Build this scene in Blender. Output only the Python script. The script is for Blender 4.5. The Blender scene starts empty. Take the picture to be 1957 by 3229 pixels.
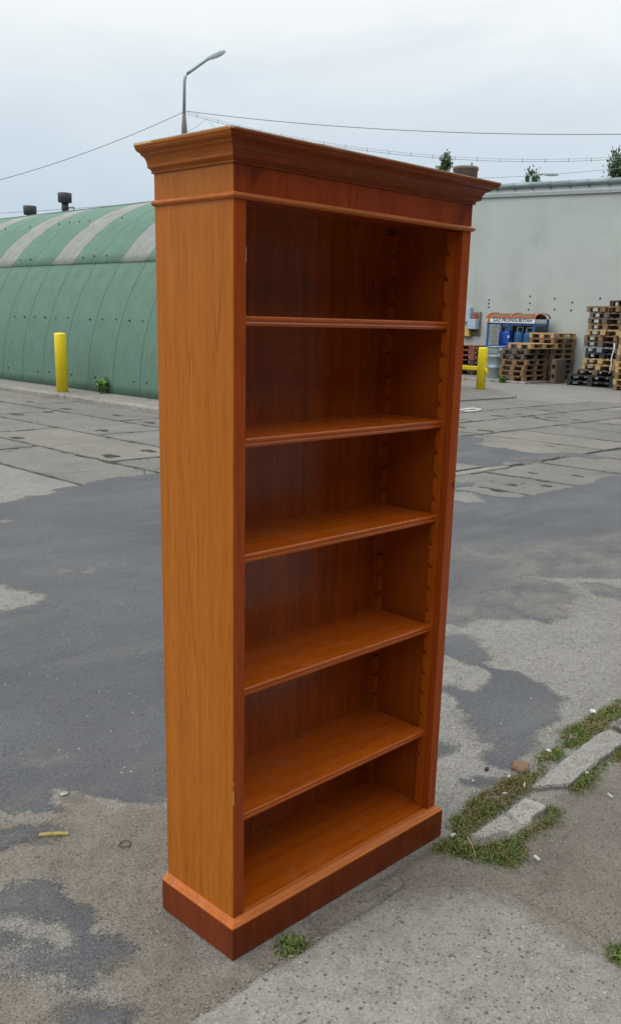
import bpy, bmesh, math, random
import numpy as np
from mathutils import Vector, Matrix
random.seed(7)
RNG = np.random.default_rng(7)
SC = bpy.context.scene
COL = SC.collection
R = math.radians

# ------------------------------------------------------------------ camera
cd = bpy.data.cameras.new('camera'); cam = bpy.data.objects.new('camera', cd); COL.objects.link(cam)
YAW, PITCH, ROLL = 0.79869, -0.26145, 0.02679
fw = Vector((math.sin(YAW)*math.cos(PITCH), math.cos(YAW)*math.cos(PITCH), math.sin(PITCH)))
rt0 = Vector((math.cos(YAW), -math.sin(YAW), 0)); up0 = rt0.cross(fw)
rt = math.cos(ROLL)*rt0+math.sin(ROLL)*up0; up = -math.sin(ROLL)*rt0+math.cos(ROLL)*up0
m = Matrix((rt, up, -fw)).transposed().to_4x4()
m.translation = Vector((-1.27297, -1.51928, 1.55319))
cam.matrix_world = m
cd.sensor_fit = 'HORIZONTAL'; cd.sensor_width = 36
cd.lens = 2882.1/1957*36
cd.shift_x = (978.5-1019.36)/1957; cd.shift_y = (1778.9-1614.5)/1957
cd.clip_start = .05; cd.clip_end = 2000
SC.camera = cam

# ------------------------------------------------------------------ node helpers
def S(r, g, b, k=1.0):
    f = lambda c: (c/255/12.92 if c/255 <= .04045 else ((c/255+.055)/1.055)**2.4)*k
    return (f(r), f(g), f(b), 1)
def node(nt, t, ins=None, **props):
    n = nt.nodes.new('ShaderNode'+t)
    for k, v in props.items(): setattr(n, k, v)
    for k, v in (ins or {}).items():
        s = n.inputs[k]
        if isinstance(v, bpy.types.NodeSocket): nt.links.new(v, s)
        elif isinstance(v, bpy.types.Node): nt.links.new(v.outputs[0], s)
        else: s.default_value = v
    return n
def mth(nt, op, a, b=0.0, c=None, clamp=False):
    n = node(nt, 'Math', {0: a, 1: b}, operation=op, use_clamp=clamp)
    if c is not None: n.inputs[2].default_value = c
    return n.outputs[0]
def mixc(nt, f, a, b, blend='MIX'):
    n = node(nt, 'Mix', None, data_type='RGBA', blend_type=blend)
    for i, v in ((0, f), (6, a), (7, b)):
        if isinstance(v, bpy.types.NodeSocket): nt.links.new(v, n.inputs[i])
        else: n.inputs[i].default_value = v
    return n.outputs[2]
def noise(nt, vec, scale, detail=3, rough=.55, dist=0):
    n = node(nt, 'TexNoise', {'Scale': scale, 'Detail': detail, 'Roughness': rough, 'Distortion': dist})
    if vec is not None: nt.links.new(vec, n.inputs['Vector'])
    return n.outputs['Fac']
def mr(nt, v, a, b, c=0., d=1., smooth=True):
    n = node(nt, 'MapRange', {0: v, 1: a, 2: b, 3: c, 4: d}, interpolation_type='SMOOTHSTEP' if smooth else 'LINEAR')
    return n.outputs[0]
def scalev(nt, vec, s):
    n = node(nt, 'VectorMath', {0: vec, 1: s}, operation='MULTIPLY'); return n.outputs[0]
def ramp(nt, f, stops):
    n = node(nt, 'ValToRGB', {0: f}); e = n.color_ramp.elements
    while len(e) < len(stops): e.new(.5)
    for el, (p, c) in zip(e, stops): el.position = p; el.color = c
    return n.outputs[0]
def newmat(name):
    mt = bpy.data.materials.new(name); mt.use_nodes = True; nt = mt.node_tree
    return mt, nt, nt.nodes['Principled BSDF']
def setp(nt, b, **k):
    for n, v in k.items():
        n = n.replace('_', ' ')
        s = b.inputs[n]
        if isinstance(v, bpy.types.NodeSocket): nt.links.new(v, s)
        else: s.default_value = v
def bump(nt, b, h, strength=.4, dist=.004):
    n = node(nt, 'Bump', {'Height': h, 'Strength': strength, 'Distance': dist}); nt.links.new(n.outputs[0], b.inputs['Normal'])

# ------------------------------------------------------------------ world, sun, exposure
SUN_AZ, SUN_EL = R(292), R(48)          # compass azimuth from +Y clockwise: light comes from the left of the picture
w = bpy.data.worlds.new('World'); SC.world = w; w.use_nodes = True; nt = w.node_tree
bg = nt.nodes['Background']
sky = node(nt, 'TexSky', None, sky_type='NISHITA', sun_disc=False, sun_elevation=SUN_EL, sun_rotation=SUN_AZ)
skyk = mixc(nt, 1.0, sky.outputs[0], (.10, .10, .10, 1), 'MULTIPLY')
tc = node(nt, 'TexCoord').outputs['Generated']
sep = node(nt, 'SeparateXYZ', {0: tc}).outputs[2]
cl = noise(nt, scalev(nt, tc, (1.6, 1.6, 5.5)), 1.7, 6, .58, .35)
cloud = ramp(nt, sep, [(0., S(186, 203, 218)), (.10, S(200, 216, 229)), (.18, S(220, 232, 241)), (.27, S(246, 251, 253)), (1., S(246, 250, 252))])
cloud = mixc(nt, mr(nt, cl, .35, .68, 0, .55), cloud, mixc(nt, 1., cloud, (1.10, 1.075, 1.05, 1), 'MULTIPLY'))
cloud = mixc(nt, mr(nt, cl, .5, .25, 0, .35), cloud, S(200, 214, 228))
# overcast sky: about three times as bright overhead as at the horizon
zen = mr(nt, sep, .28, 1., 1., 2.0, False)
cloud = node(nt, 'VectorMath', {0: cloud, 3: zen}, operation='SCALE').outputs[0]
nt.links.new(mixc(nt, .93, skyk, cloud), bg.inputs[0]); bg.inputs[1].default_value = 1.0

sd = bpy.data.lights.new('sun', 'SUN'); sun = bpy.data.objects.new('sun', sd); COL.objects.link(sun)
sd.energy = 1.2; sd.angle = R(35); sd.color = (1, .97, .92)
sdir = Vector((math.sin(SUN_AZ)*math.cos(SUN_EL), math.cos(SUN_AZ)*math.cos(SUN_EL), math.sin(SUN_EL)))
sun.rotation_euler = sdir.to_track_quat('Z', 'Y').to_euler(); sun.location = sdir*50

SC.view_settings.view_transform = 'Standard'; SC.view_settings.look = 'None'
SC.view_settings.exposure = 0.0; SC.view_settings.gamma = 1; SC.view_settings.use_curve_mapping = False
SC.render.engine = 'CYCLES'; SC.cycles.max_bounces = 8; SC.cycles.use_denoising = True

# ------------------------------------------------------------------ mesh helpers
class MB:
    def __init__(s): s.v = []; s.f = []; s.sm = []
    def add(s, vs, fs, smooth=False):
        o = len(s.v); s.v += [tuple(p) for p in vs]; s.f += [tuple(i+o for i in f) for f in fs]; s.sm += [smooth]*len(fs); return s
    def box(s, x0, x1, y0, y1, z0, z1, M=None):
        vs = [(x, y, z) for z in (z0, z1) for y in (y0, y1) for x in (x0, x1)]
        if M is not None: vs = [M @ Vector(p) for p in vs]
        return s.add(vs, [(0, 2, 3, 1), (4, 5, 7, 6), (0, 1, 5, 4), (2, 6, 7, 3), (0, 4, 6, 2), (1, 3, 7, 5)])
    def bbox(s, x0, x1, y0, y1, z0, z1, b=.002, M=None):      # box with chamfered edges
        c = Vector(((x0+x1)/2, (y0+y1)/2, (z0+z1)/2)); h = Vector(((x1-x0)/2, (y1-y0)/2, (z1-z0)/2))
        b = min(b, min(h)*.45); vs = []; idx = {}
        for sx in (-1, 1):
            for sy in (-1, 1):
                for sz in (-1, 1):
                    for a in range(3):
                        p = Vector((sx*(h[0]-b), sy*(h[1]-b), sz*(h[2]-b))); p[a] = (sx, sy, sz)[a]*h[a]
                        idx[sx, sy, sz, a] = len(vs); vs.append((M @ (c+p)) if M is not None else c+p)
        f = []
        for a in range(3):
            u, v = (a+1) % 3, (a+2) % 3
            for s_ in (-1, 1):
                q = []
                for du, dv in ((-1, -1), (1, -1), (1, 1), (-1, 1)):
                    k = [0, 0, 0]; k[a] = s_; k[u] = du; k[v] = dv; q.append(idx[k[0], k[1], k[2], a])
                f.append(q if s_ > 0 else q[::-1])
        for a in range(3):      # edges along axis a
            u, v = (a+1) % 3, (a+2) % 3
            for su in (-1, 1):
                for sv in (-1, 1):
                    def I(sa, ax):
                        k = [0, 0, 0]; k[a] = sa; k[u] = su; k[v] = sv; return idx[k[0], k[1], k[2], ax]
                    q = [I(-1, u), I(1, u), I(1, v), I(-1, v)]; f.append(q if su*sv < 0 else q[::-1])
        for sx in (-1, 1):
            for sy in (-1, 1):
                for sz in (-1, 1):
                    q = [idx[sx, sy, sz, 0], idx[sx, sy, sz, 1], idx[sx, sy, sz, 2]]; f.append(q if sx*sy*sz > 0 else q[::-1])
        return s.add(vs, f)
    def lathe(s, prof, n=24, c=(0, 0, 0), smooth=True, M=None):
        vs = []
        for r, z in prof:
            for i in range(n):
                a = 2*math.pi*i/n; p = Vector((c[0]+r*math.cos(a), c[1]+r*math.sin(a), c[2]+z)); vs.append((M @ p) if M is not None else p)
        fs = [(j*n+i, j*n+(i+1) % n, (j+1)*n+(i+1) % n, (j+1)*n+i) for j in range(len(prof)-1) for i in range(n)]
        s.add(vs, fs, smooth); o = len(s.v)-len(vs)
        s.f.append(tuple(o+i for i in range(n))[::-1]); s.f.append(tuple(o+(len(prof)-1)*n+i for i in range(n))); s.sm += [False, False]
        return s
    def tube(s, pts, rad, n=8, cap=True):
        pts = [Vector(p) for p in pts]; rad = rad if isinstance(rad, (list, tuple)) else [rad]*len(pts); vs = []
        for i, p in enumerate(pts):
            t = (pts[min(i+1, len(pts)-1)]-pts[max(i-1, 0)]).normalized()
            a = t.orthogonal() if abs(t.z) > .9 else t.cross(Vector((0, 0, 1))); a.normalize(); b = t.cross(a)
            if abs(t.z) > .9: a = Vector((1, 0, 0))-t*t.x; a.normalize(); b = t.cross(a)
            vs += [p+rad[i]*(math.cos(2*math.pi*k/n)*a+math.sin(2*math.pi*k/n)*b) for k in range(n)]
        fs = [(j*n+k, j*n+(k+1) % n, (j+1)*n+(k+1) % n, (j+1)*n+k) for j in range(len(pts)-1) for k in range(n)]
        s.add(vs, fs, True); o = len(s.v)-len(vs)
        if cap: s.f += [tuple(o+i for i in range(n))[::-1], tuple(o+(len(pts)-1)*n+i for i in range(n))]; s.sm += [False, False]
        return s
    def prism(s, poly, a, b, axis=0):       # polygon in the other two axes, extruded from a to b along axis
        def P(u, v, t):
            return ((t, u, v), (u, t, v), (u, v, t))[axis]
        n = len(poly); vs = [P(u, v, a) for u, v in poly]+[P(u, v, b) for u, v in poly]
        return s.add(vs, [tuple(range(n))[::-1], tuple(range(n, 2*n))]+[(i, (i+1) % n, n+(i+1) % n, n+i) for i in range(n)])
    def mesh(s, name):
        me = bpy.data.meshes.new(name); me.from_pydata(s.v, [], s.f); me.polygons.foreach_set('use_smooth', s.sm)
        bm = bmesh.new(); bm.from_mesh(me); bmesh.ops.recalc_face_normals(bm, faces=bm.faces); bm.to_mesh(me); bm.free()
        return me
    def build(s, name, mt, parent=None, **kw):
        return link(name, s.mesh(name), mt, parent, **kw)
def link(name, me, mt=None, parent=None, loc=None, rot=None, kind=None):
    if mt is not None and not me.materials: me.materials.append(mt)
    o = bpy.data.objects.new(name, me); COL.objects.link(o)
    if parent is not None: o.parent = parent
    if loc is not None: o.location = loc
    if rot is not None: o.rotation_euler = rot
    if kind: o['kind'] = kind
    return o
def tag(o, label, cat, group=None):
    o['label'] = label; o['category'] = cat
    if group: o['group'] = group
    return o
def empty(name, loc=(0, 0, 0), rz=0, label=None, cat=None, group=None):
    o = bpy.data.objects.new(name, None); COL.objects.link(o); o.location = loc; o.rotation_euler = (0, 0, rz); o.empty_display_size = .2
    if label: tag(o, label, cat, group)
    return o
def vnoise(x, y, seed=0):       # smooth value noise for relief
    g = np.random.default_rng(seed).random((256, 256)); xi = np.floor(x).astype(int); yi = np.floor(y).astype(int); fx = x-xi; fy = y-yi
    fx = fx*fx*(3-2*fx); fy = fy*fy*(3-2*fy); a = g[xi % 256, yi % 256]; b = g[(xi+1) % 256, yi % 256]; c = g[xi % 256, (yi+1) % 256]; d = g[(xi+1) % 256, (yi+1) % 256]
    return (a*(1-fx)+b*fx)*(1-fy)+(c*(1-fx)+d*fx)*fy-.5
def sdf(px, py, poly, lim=.6):  # signed distance, positive inside, clamped
    P = np.array(poly, float); out = np.full(px.shape, -lim)
    m = (px > P[:, 0].min()-lim) & (px < P[:, 0].max()+lim) & (py > P[:, 1].min()-lim) & (py < P[:, 1].max()+lim)
    x = px[m]; y = py[m]
    if x.size == 0: return out
    d = np.full(x.shape, 1e9); ins = np.zeros(x.shape, bool); n = len(P)
    for i in range(n):
        ax, ay = P[i]; bx, by = P[(i+1) % n]; ex, ey = bx-ax, by-ay
        t = np.clip(((x-ax)*ex+(y-ay)*ey)/(ex*ex+ey*ey+1e-12), 0, 1); d = np.minimum(d, np.hypot(x-ax-t*ex, y-ay-t*ey))
        if abs(ey) > 1e-9: ins ^= ((ay > y) != (by > y)) & (x < ax+(y-ay)*ex/ey)
    out[m] = np.clip(np.where(ins, d, -d), -lim, lim); return out

# ------------------------------------------------------------------ materials
def geo_pos(nt): return node(nt, 'NewGeometry').outputs['Position']
def obj_pos(nt): return node(nt, 'TexCoord').outputs['Object']
def stones(nt, pos, scale, thr, size):
    v = node(nt, 'TexVoronoi', {'Vector': pos, 'Scale': scale, 'Randomness': 1.0}, feature='F1')
    c = node(nt, 'SeparateColor', {0: v.outputs['Color']})
    on = mth(nt, 'GREATER_THAN', c.outputs[0], thr)
    r = mth(nt, 'MULTIPLY', c.outputs[1], size)
    ins = mr(nt, mth(nt, 'SUBTRACT', r, v.outputs['Distance']), 0, .10)
    return mth(nt, 'MULTIPLY', on, ins), c.outputs[2]
def grit(nt, pos, col, k, dark, light, amt=1.):       # sharp dark and pale grains at three sizes
    for sc, d0, l0, a in ((48, .40, .63, .45), (125, .42, .60, .75), (300, .43, .58, .7)):
        n = noise(nt, pos, sc, 2, .65)
        col = mixc(nt, mr(nt, n, d0, d0-.07, 0, a*amt), col, dark); col = mixc(nt, mr(nt, n, l0, l0+.08, 0, a*.75*amt), col, light)
    return col
def cracks(nt, pos, col, amt):
    v = node(nt, 'VectorMath', {0: pos, 1: node(nt, 'VectorMath', {0: node(nt, 'TexNoise', {'Vector': pos, 'Scale': 2.3, 'Detail': 5.}).outputs['Color'], 1: (.35, .35, 0)}, operation='MULTIPLY')}, operation='ADD').outputs[0]
    e = node(nt, 'TexVoronoi', {'Vector': v, 'Scale': .62}, feature='DISTANCE_TO_EDGE').outputs['Distance']
    ln = mth(nt, 'MULTIPLY', mr(nt, e, .009, .002), mr(nt, noise(nt, pos, .9, 3), .47, .58))
    return mixc(nt, mth(nt, 'MULTIPLY', ln, amt), col, S(46, 44, 42))
def concrete_col(nt, pos, k=1.0, ga=.85):
    a = noise(nt, pos, 1.3, 6, .6); b = noise(nt, pos, 17, 5, .65); f = noise(nt, pos, 160, 3, .7)
    base = ramp(nt, a, [(.3, S(130, 127, 122, k)), (.5, S(150, 147, 141, k)), (.7, S(166, 163, 156, k))])
    base = mixc(nt, mr(nt, b, .42, .68, 0, .55), base, S(116, 112, 106, k))
    base = mixc(nt, mr(nt, f, .35, .7, 0, .5), base, S(176, 172, 164, k))
    s1, c1 = stones(nt, pos, 95, .50, .55); s2, c2 = stones(nt, pos, 230, .45, .6)
    pal = lambda c: ramp(nt, c, [(.0, S(70, 66, 64, k)), (.3, S(100, 92, 84, k)), (.55, S(150, 132, 112, k)), (.75, S(120, 116, 112, k)), (.9, S(196, 192, 184, k))])
    base = mixc(nt, mth(nt, 'MULTIPLY', s1, .75), base, pal(c1)); base = mixc(nt, mth(nt, 'MULTIPLY', s2, .6), base, pal(c2))
    base = grit(nt, pos, base, k, S(84, 81, 78, k), S(202, 199, 192, k), ga)
    h = mth(nt, 'ADD', mth(nt, 'MULTIPLY', b, .6), mth(nt, 'ADD', mth(nt, 'MULTIPLY', f, .5), mth(nt, 'MULTIPLY', s1, .25)))
    return base, h
def sand_col(nt, pos, k=1.0):
    a = noise(nt, pos, 3.5, 6, .62); f = noise(nt, pos, 210, 3, .75); g = noise(nt, pos, 42, 4, .7)
    base = ramp(nt, a, [(.3, S(120, 112, 102, k)), (.52, S(140, 132, 121, k)), (.72, S(152, 145, 134, k))])
    base = mixc(nt, mr(nt, g, .52, .72, 0, .55), base, S(96, 87, 77, k)); base = mixc(nt, mr(nt, f, .4, .68, 0, .5), base, S(172, 163, 150, k))
    s1, c1 = stones(nt, pos, 130, .62, .5)
    base = mixc(nt, mth(nt, 'MULTIPLY', s1, .8), base, ramp(nt, c1, [(0, S(60, 56, 53, k)), (.45, S(105, 92, 80, k)), (.7, S(140, 124, 106, k)), (.92, S(205, 200, 190, k))]))
    base = mixc(nt, mr(nt, noise(nt, pos, 6, 5, .7), .5, .74, 0, .6), base, S(86, 79, 71, k))
    base = grit(nt, pos, base, k, S(84, 76, 67, k), S(186, 177, 163, k), .7)
    return base, mth(nt, 'ADD', mth(nt, 'MULTIPLY', g, .9), mth(nt, 'ADD', mth(nt, 'MULTIPLY', f, .5), mth(nt, 'MULTIPLY', s1, .4)))
def tar_col(nt, pos, k=1.0):
    a = noise(nt, scalev(nt, pos, (1, 1, 1)), .9, 6, .6); f = noise(nt, pos, 240, 2, .7); g = noise(nt, pos, 30, 4, .65)
    base = ramp(nt, a, [(.3, S(88, 89, 92, k)), (.5, S(99, 100, 103, k)), (.7, S(114, 115, 117, k))])
    base = mixc(nt, mr(nt, f, .4, .7, 0, .5), base, S(120, 121, 123, k)); base = mixc(nt, mr(nt, g, .55, .75, 0, .4), base, S(76, 77, 81, k))
    st = noise(nt, scalev(nt, pos, (.55, 2.6, 1)), 1.1, 5, .6)
    base = mixc(nt, mr(nt, st, .48, .72, 0, .45), base, S(128, 127, 125, k))
    base = grit(nt, pos, base, k, S(64, 65, 67, k), S(146, 146, 146, k), .8)
    s1, c1 = stones(nt, pos, 70, .90, .32)
    base = mixc(nt, s1, base, ramp(nt, c1, [(.0, S(60, 60, 62, k)), (.45, S(130, 128, 124, k)), (.8, S(205, 203, 198, k))]))
    return base, mth(nt, 'ADD', mth(nt, 'MULTIPLY', f, .5), mth(nt, 'MULTIPLY', g, .3))
GK = .74      # albedo scale of the yard surfaces
def ground_material():
    mt, nt, b = newmat('yard_ground'); pos = geo_pos(nt)
    at = lambda n: node(nt, 'Attribute', None, attribute_name=n).outputs['Fac']
    n1 = noise(nt, pos, 9, 4, .6); n2 = noise(nt, pos, 55, 3, .6); n3 = noise(nt, pos, 200, 2, .6)
    w = mth(nt, 'ADD', mth(nt, 'MULTIPLY', mth(nt, 'SUBTRACT', n1, .5), .09), mth(nt, 'ADD', mth(nt, 'MULTIPLY', mth(nt, 'SUBTRACT', n2, .5), .06), mth(nt, 'MULTIPLY', mth(nt, 'SUBTRACT', n3, .5), .03)))
    grit = noise(nt, pos, 330, 2, .7)
    soft = mr(nt, noise(nt, pos, 2.2, 3, .5), .42, .62, .0, 1.)
    edge = mth(nt, 'MULTIPLY', mth(nt, 'SUBTRACT', grit, .5), mth(nt, 'MULTIPLY_ADD', soft, .30, .05))
    worn = mth(nt, 'MULTIPLY', mth(nt, 'SUBTRACT', noise(nt, pos, 26, 5, .75), .5), mth(nt, 'MULTIPLY_ADD', soft, .16, .03))
    tf = mr(nt, mth(nt, 'ADD', mth(nt, 'ADD', at('tar'), mth(nt, 'ADD', w, worn)), edge), -.012, .012)
    sf = mr(nt, mth(nt, 'ADD', at('sand'), mth(nt, 'MULTIPLY', w, 1.8)), -.07, .06)
    cc, ch = concrete_col(nt, pos, GK); sc, sh = sand_col(nt, pos, GK); tcol, th = tar_col(nt, pos, GK*1.08)
    col = mixc(nt, sf, cc, sc)
    # thin dust lying on the tar in blotches
    dust = mth(nt, 'MULTIPLY', mr(nt, noise(nt, pos, 4.5, 6, .65), .5, .72), .5)
    dust = mth(nt, 'MULTIPLY', dust, mr(nt, at('sand'), -.35, -.02, .2, 1.))
    dst = mth(nt, 'ADD', noise(nt, scalev(nt, pos, (1, 1.3, 1)), 2.6, 7, .72), mth(nt, 'MULTIPLY', mth(nt, 'SUBTRACT', noise(nt, pos, 140, 2, .6), .5), .5))
    dust = mth(nt, 'MAXIMUM', dust, mth(nt, 'MULTIPLY', mr(nt, at('dust'), -.18, .2), mr(nt, dst, .36, .66, .0, .75)))
    tcol = mixc(nt, dust, tcol, mixc(nt, .5, sc, cc))
    col = mixc(nt, mth(nt, 'MULTIPLY', mr(nt, at('dust'), -.2, .2), mr(nt, dst, .4, .7, 0., .6)), col, tcol)
    col = mixc(nt, tf, col, tcol)
    dirt = mixc(nt, noise(nt, pos, 12, 4), S(48, 46, 42), S(72, 69, 61))
    col = mixc(nt, at('dirt'), col, dirt)
    h = mixc(nt, sf, ch, sh); h = mixc(nt, tf, h, th)
    setp(nt, b, Base_Color=col, Roughness=.92, Specular_IOR_Level=.22); bump(nt, b, h, 1., .008)
    return mt
def slab_material(name, k=1.0, tint=True):
    mt, nt, b = newmat(name); pos = geo_pos(nt); cc, ch = concrete_col(nt, pos, k, .85 if tint else .5)
    if tint:
        r = node(nt, 'ObjectInfo').outputs['Random']; cc = mixc(nt, 1., cc, ramp(nt, r, [(0, (.86, .86, .87, 1)), (1, (1.04, 1.03, 1.0, 1))]), 'MULTIPLY')
    if tint: cc = cracks(nt, pos, cc, .65)
    else:
        sc, sh = sand_col(nt, pos, GK); w = mth(nt, 'ADD', mth(nt, 'MULTIPLY', mth(nt, 'SUBTRACT', noise(nt, pos, 8, 5, .6), .5), .22), mth(nt, 'MULTIPLY', mth(nt, 'SUBTRACT', noise(nt, pos, 60, 3, .6), .5), .10))
        at_ = node(nt, 'Attribute', None, attribute_name='cov').outputs['Fac']
        cc = mixc(nt, mr(nt, mth(nt, 'ADD', at_, w), -.07, .03, 0., .95), cc, sc)
        cc = mixc(nt, mr(nt, noise(nt, pos, 5, 5, .65), .52, .74, 0, .4), cc, S(112, 108, 101, k))
    setp(nt, b, Base_Color=cc, Roughness=.92, Specular_IOR_Level=.22); bump(nt, b, ch, 1., .007); return mt
def plain(name, col, rough=.6, var=.12, scale=8, metal=0., bmp=0., spec=.4, coat=0., dirt=None, dscale=3, dthr=(.5, .75), damt=.6):
    mt, nt, b = newmat(name); pos = obj_pos(nt)
    n = noise(nt, pos, scale, 5, .6)
    dk = tuple(c*(1-var) for c in col[:3])+(1,); lt = tuple(min(1, c*(1+var)) for c in col[:3])+(1,)
    c = ramp(nt, n, [(.3, dk), (.7, lt)])
    if dirt: c = mixc(nt, mr(nt, noise(nt, pos, dscale, 6, .65), dthr[0], dthr[1], 0, damt), c, dirt)
    setp(nt, b, Base_Color=c, Roughness=rough, Metallic=metal, Specular_IOR_Level=spec, Coat_Weight=coat)
    if bmp: bump(nt, b, noise(nt, pos, scale*6, 3), bmp, .004)
    return mt
def wood(name, light, dark, line, axis=2, rough=.32, knots=0., coat=.04, lines=.5, cloud=0., spec=.16):
    mt, nt, b = newmat(name); pos = obj_pos(nt)
    info = node(nt, 'ObjectInfo').outputs['Random']
    off = node(nt, 'CombineXYZ', {0: mth(nt, 'MULTIPLY', info, 3.7), 1: mth(nt, 'MULTIPLY', info, 5.1), 2: mth(nt, 'MULTIPLY', info, 9.3)}).outputs[0]
    pos = node(nt, 'VectorMath', {0: pos, 1: off}, operation='ADD').outputs[0]
    def st(al, ac): v = [ac]*3; v[axis] = al; return scalev(nt, pos, tuple(v))
    streak = noise(nt, st(.55, 34), 1, 5, .6); fine = noise(nt, st(10, 330), 1, 3, .65); broad = noise(nt, st(.5, 6.5), 1, 3, .5)
    c = mixc(nt, mr(nt, streak, .25, .8, 0, .85), light, dark)
    c = mixc(nt, mr(nt, broad, .35, .7, 0, .55), c, mixc(nt, .5, light, dark))
    cont = noise(nt, st(.30, 6.5), 1, 1, .4)        # contour lines of a stretched noise give cathedral grain
    k = mth(nt, 'ABSOLUTE', mth(nt, 'SUBTRACT', mth(nt, 'FRACT', mth(nt, 'MULTIPLY', cont, 13.)), .5))
    ln = mth(nt, 'MULTIPLY', mr(nt, k, .045, .0), mr(nt, noise(nt, st(2, 9), 1, 3), .35, .65, .1, 1.))
    c = mixc(nt, mth(nt, 'MULTIPLY', ln, lines), c, line)
    c = mixc(nt, mr(nt, fine, .46, .72, 0, .5), c, line)
    if cloud: c = mixc(nt, mr(nt, noise(nt, st(7, 10), 1, 4, .6), .5, .75, 0, cloud), c, tuple(q*.45 for q in line[:3])+(1,))
    if knots:
        v = node(nt, 'TexVoronoi', {'Vector': st(11, 22), 'Scale': 1., 'Randomness': 1.})
        g = node(nt, 'SeparateColor', {0: v.outputs['Color']})
        kn = mth(nt, 'MULTIPLY', mth(nt, 'GREATER_THAN', g.outputs[0], .66), mr(nt, v.outputs['Distance'], .2, .04))
        c = mixc(nt, mth(nt, 'MULTIPLY', kn, knots), c, tuple(q*.22 for q in line[:3])+(1,))
    if axis == 0: c = mixc(nt, mr(nt, noise(nt, obj_pos(nt), 14, 6, .7), .5, .8, 0, .10), c, S(190, 170, 150))      # settled dust
    rg = mr(nt, noise(nt, obj_pos(nt), 9, 4), .3, .7, rough-.06, rough+.1)
    setp(nt, b, Base_Color=c, Roughness=rg, Specular_IOR_Level=spec, Coat_Weight=coat, Coat_Roughness=.22)
    bump(nt, b, fine, .12, .001); return mt

M = {}
M['ground'] = ground_material(); M['slab'] = slab_material('yard_slab', .63); M['slab_near'] = slab_material('near_slab', .86, False)
M['kerb'] = slab_material('kerb_concrete', 1.0); M['kerb_pale'] = slab_material('kerb_pale_concrete', .92); M['pave'] = slab_material('pavement_concrete', .76)
# yew veneer
M['w_side'] = wood('yew_side', S(178, 104, 28), S(156, 85, 20), S(110, 56, 16), 2, lines=.42)
M['w_stile'] = wood('yew_stile', S(168, 76, 26), S(140, 57, 20), S(94, 37, 14), 2, knots=.8, lines=.3)
M['w_frieze'] = wood('yew_frieze', S(158, 65, 25), S(126, 49, 19), S(84, 32, 14), 2, cloud=.7, lines=.2, knots=.4)
M['w_shelf'] = wood('yew_shelf', S(184, 90, 18), S(154, 69, 13), S(100, 41, 9), 0, rough=.28, lines=.4, coat=.22, spec=.3)
M['w_back'] = wood('yew_back', S(180, 86, 25), S(118, 50, 15), S(68, 28, 10), 2, rough=.26, coat=.25, spec=.4, lines=.2)
M['w_plinth'] = wood('yew_plinth', S(126, 56, 25), S(102, 43, 20), S(68, 28, 14), 2, cloud=.35, lines=.2)
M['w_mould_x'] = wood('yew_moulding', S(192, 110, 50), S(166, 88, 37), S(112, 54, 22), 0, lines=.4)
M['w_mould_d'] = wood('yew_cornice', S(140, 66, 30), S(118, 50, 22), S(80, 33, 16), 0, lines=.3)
M['w_inner'] = wood('yew_inner', S(170, 84, 20), S(138, 62, 15), S(86, 36, 10), 2, lines=.25)
M['w_cornice_side'] = wood('yew_cornice_side', S(176, 100, 32), S(150, 78, 23), S(104, 50, 15), 1, lines=.35)  # side cornice runs: brightness of light from the left put into the colour
M['w_raw'] = plain('chipboard_top', S(176, 156, 122), .8, .2, 60)

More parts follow.
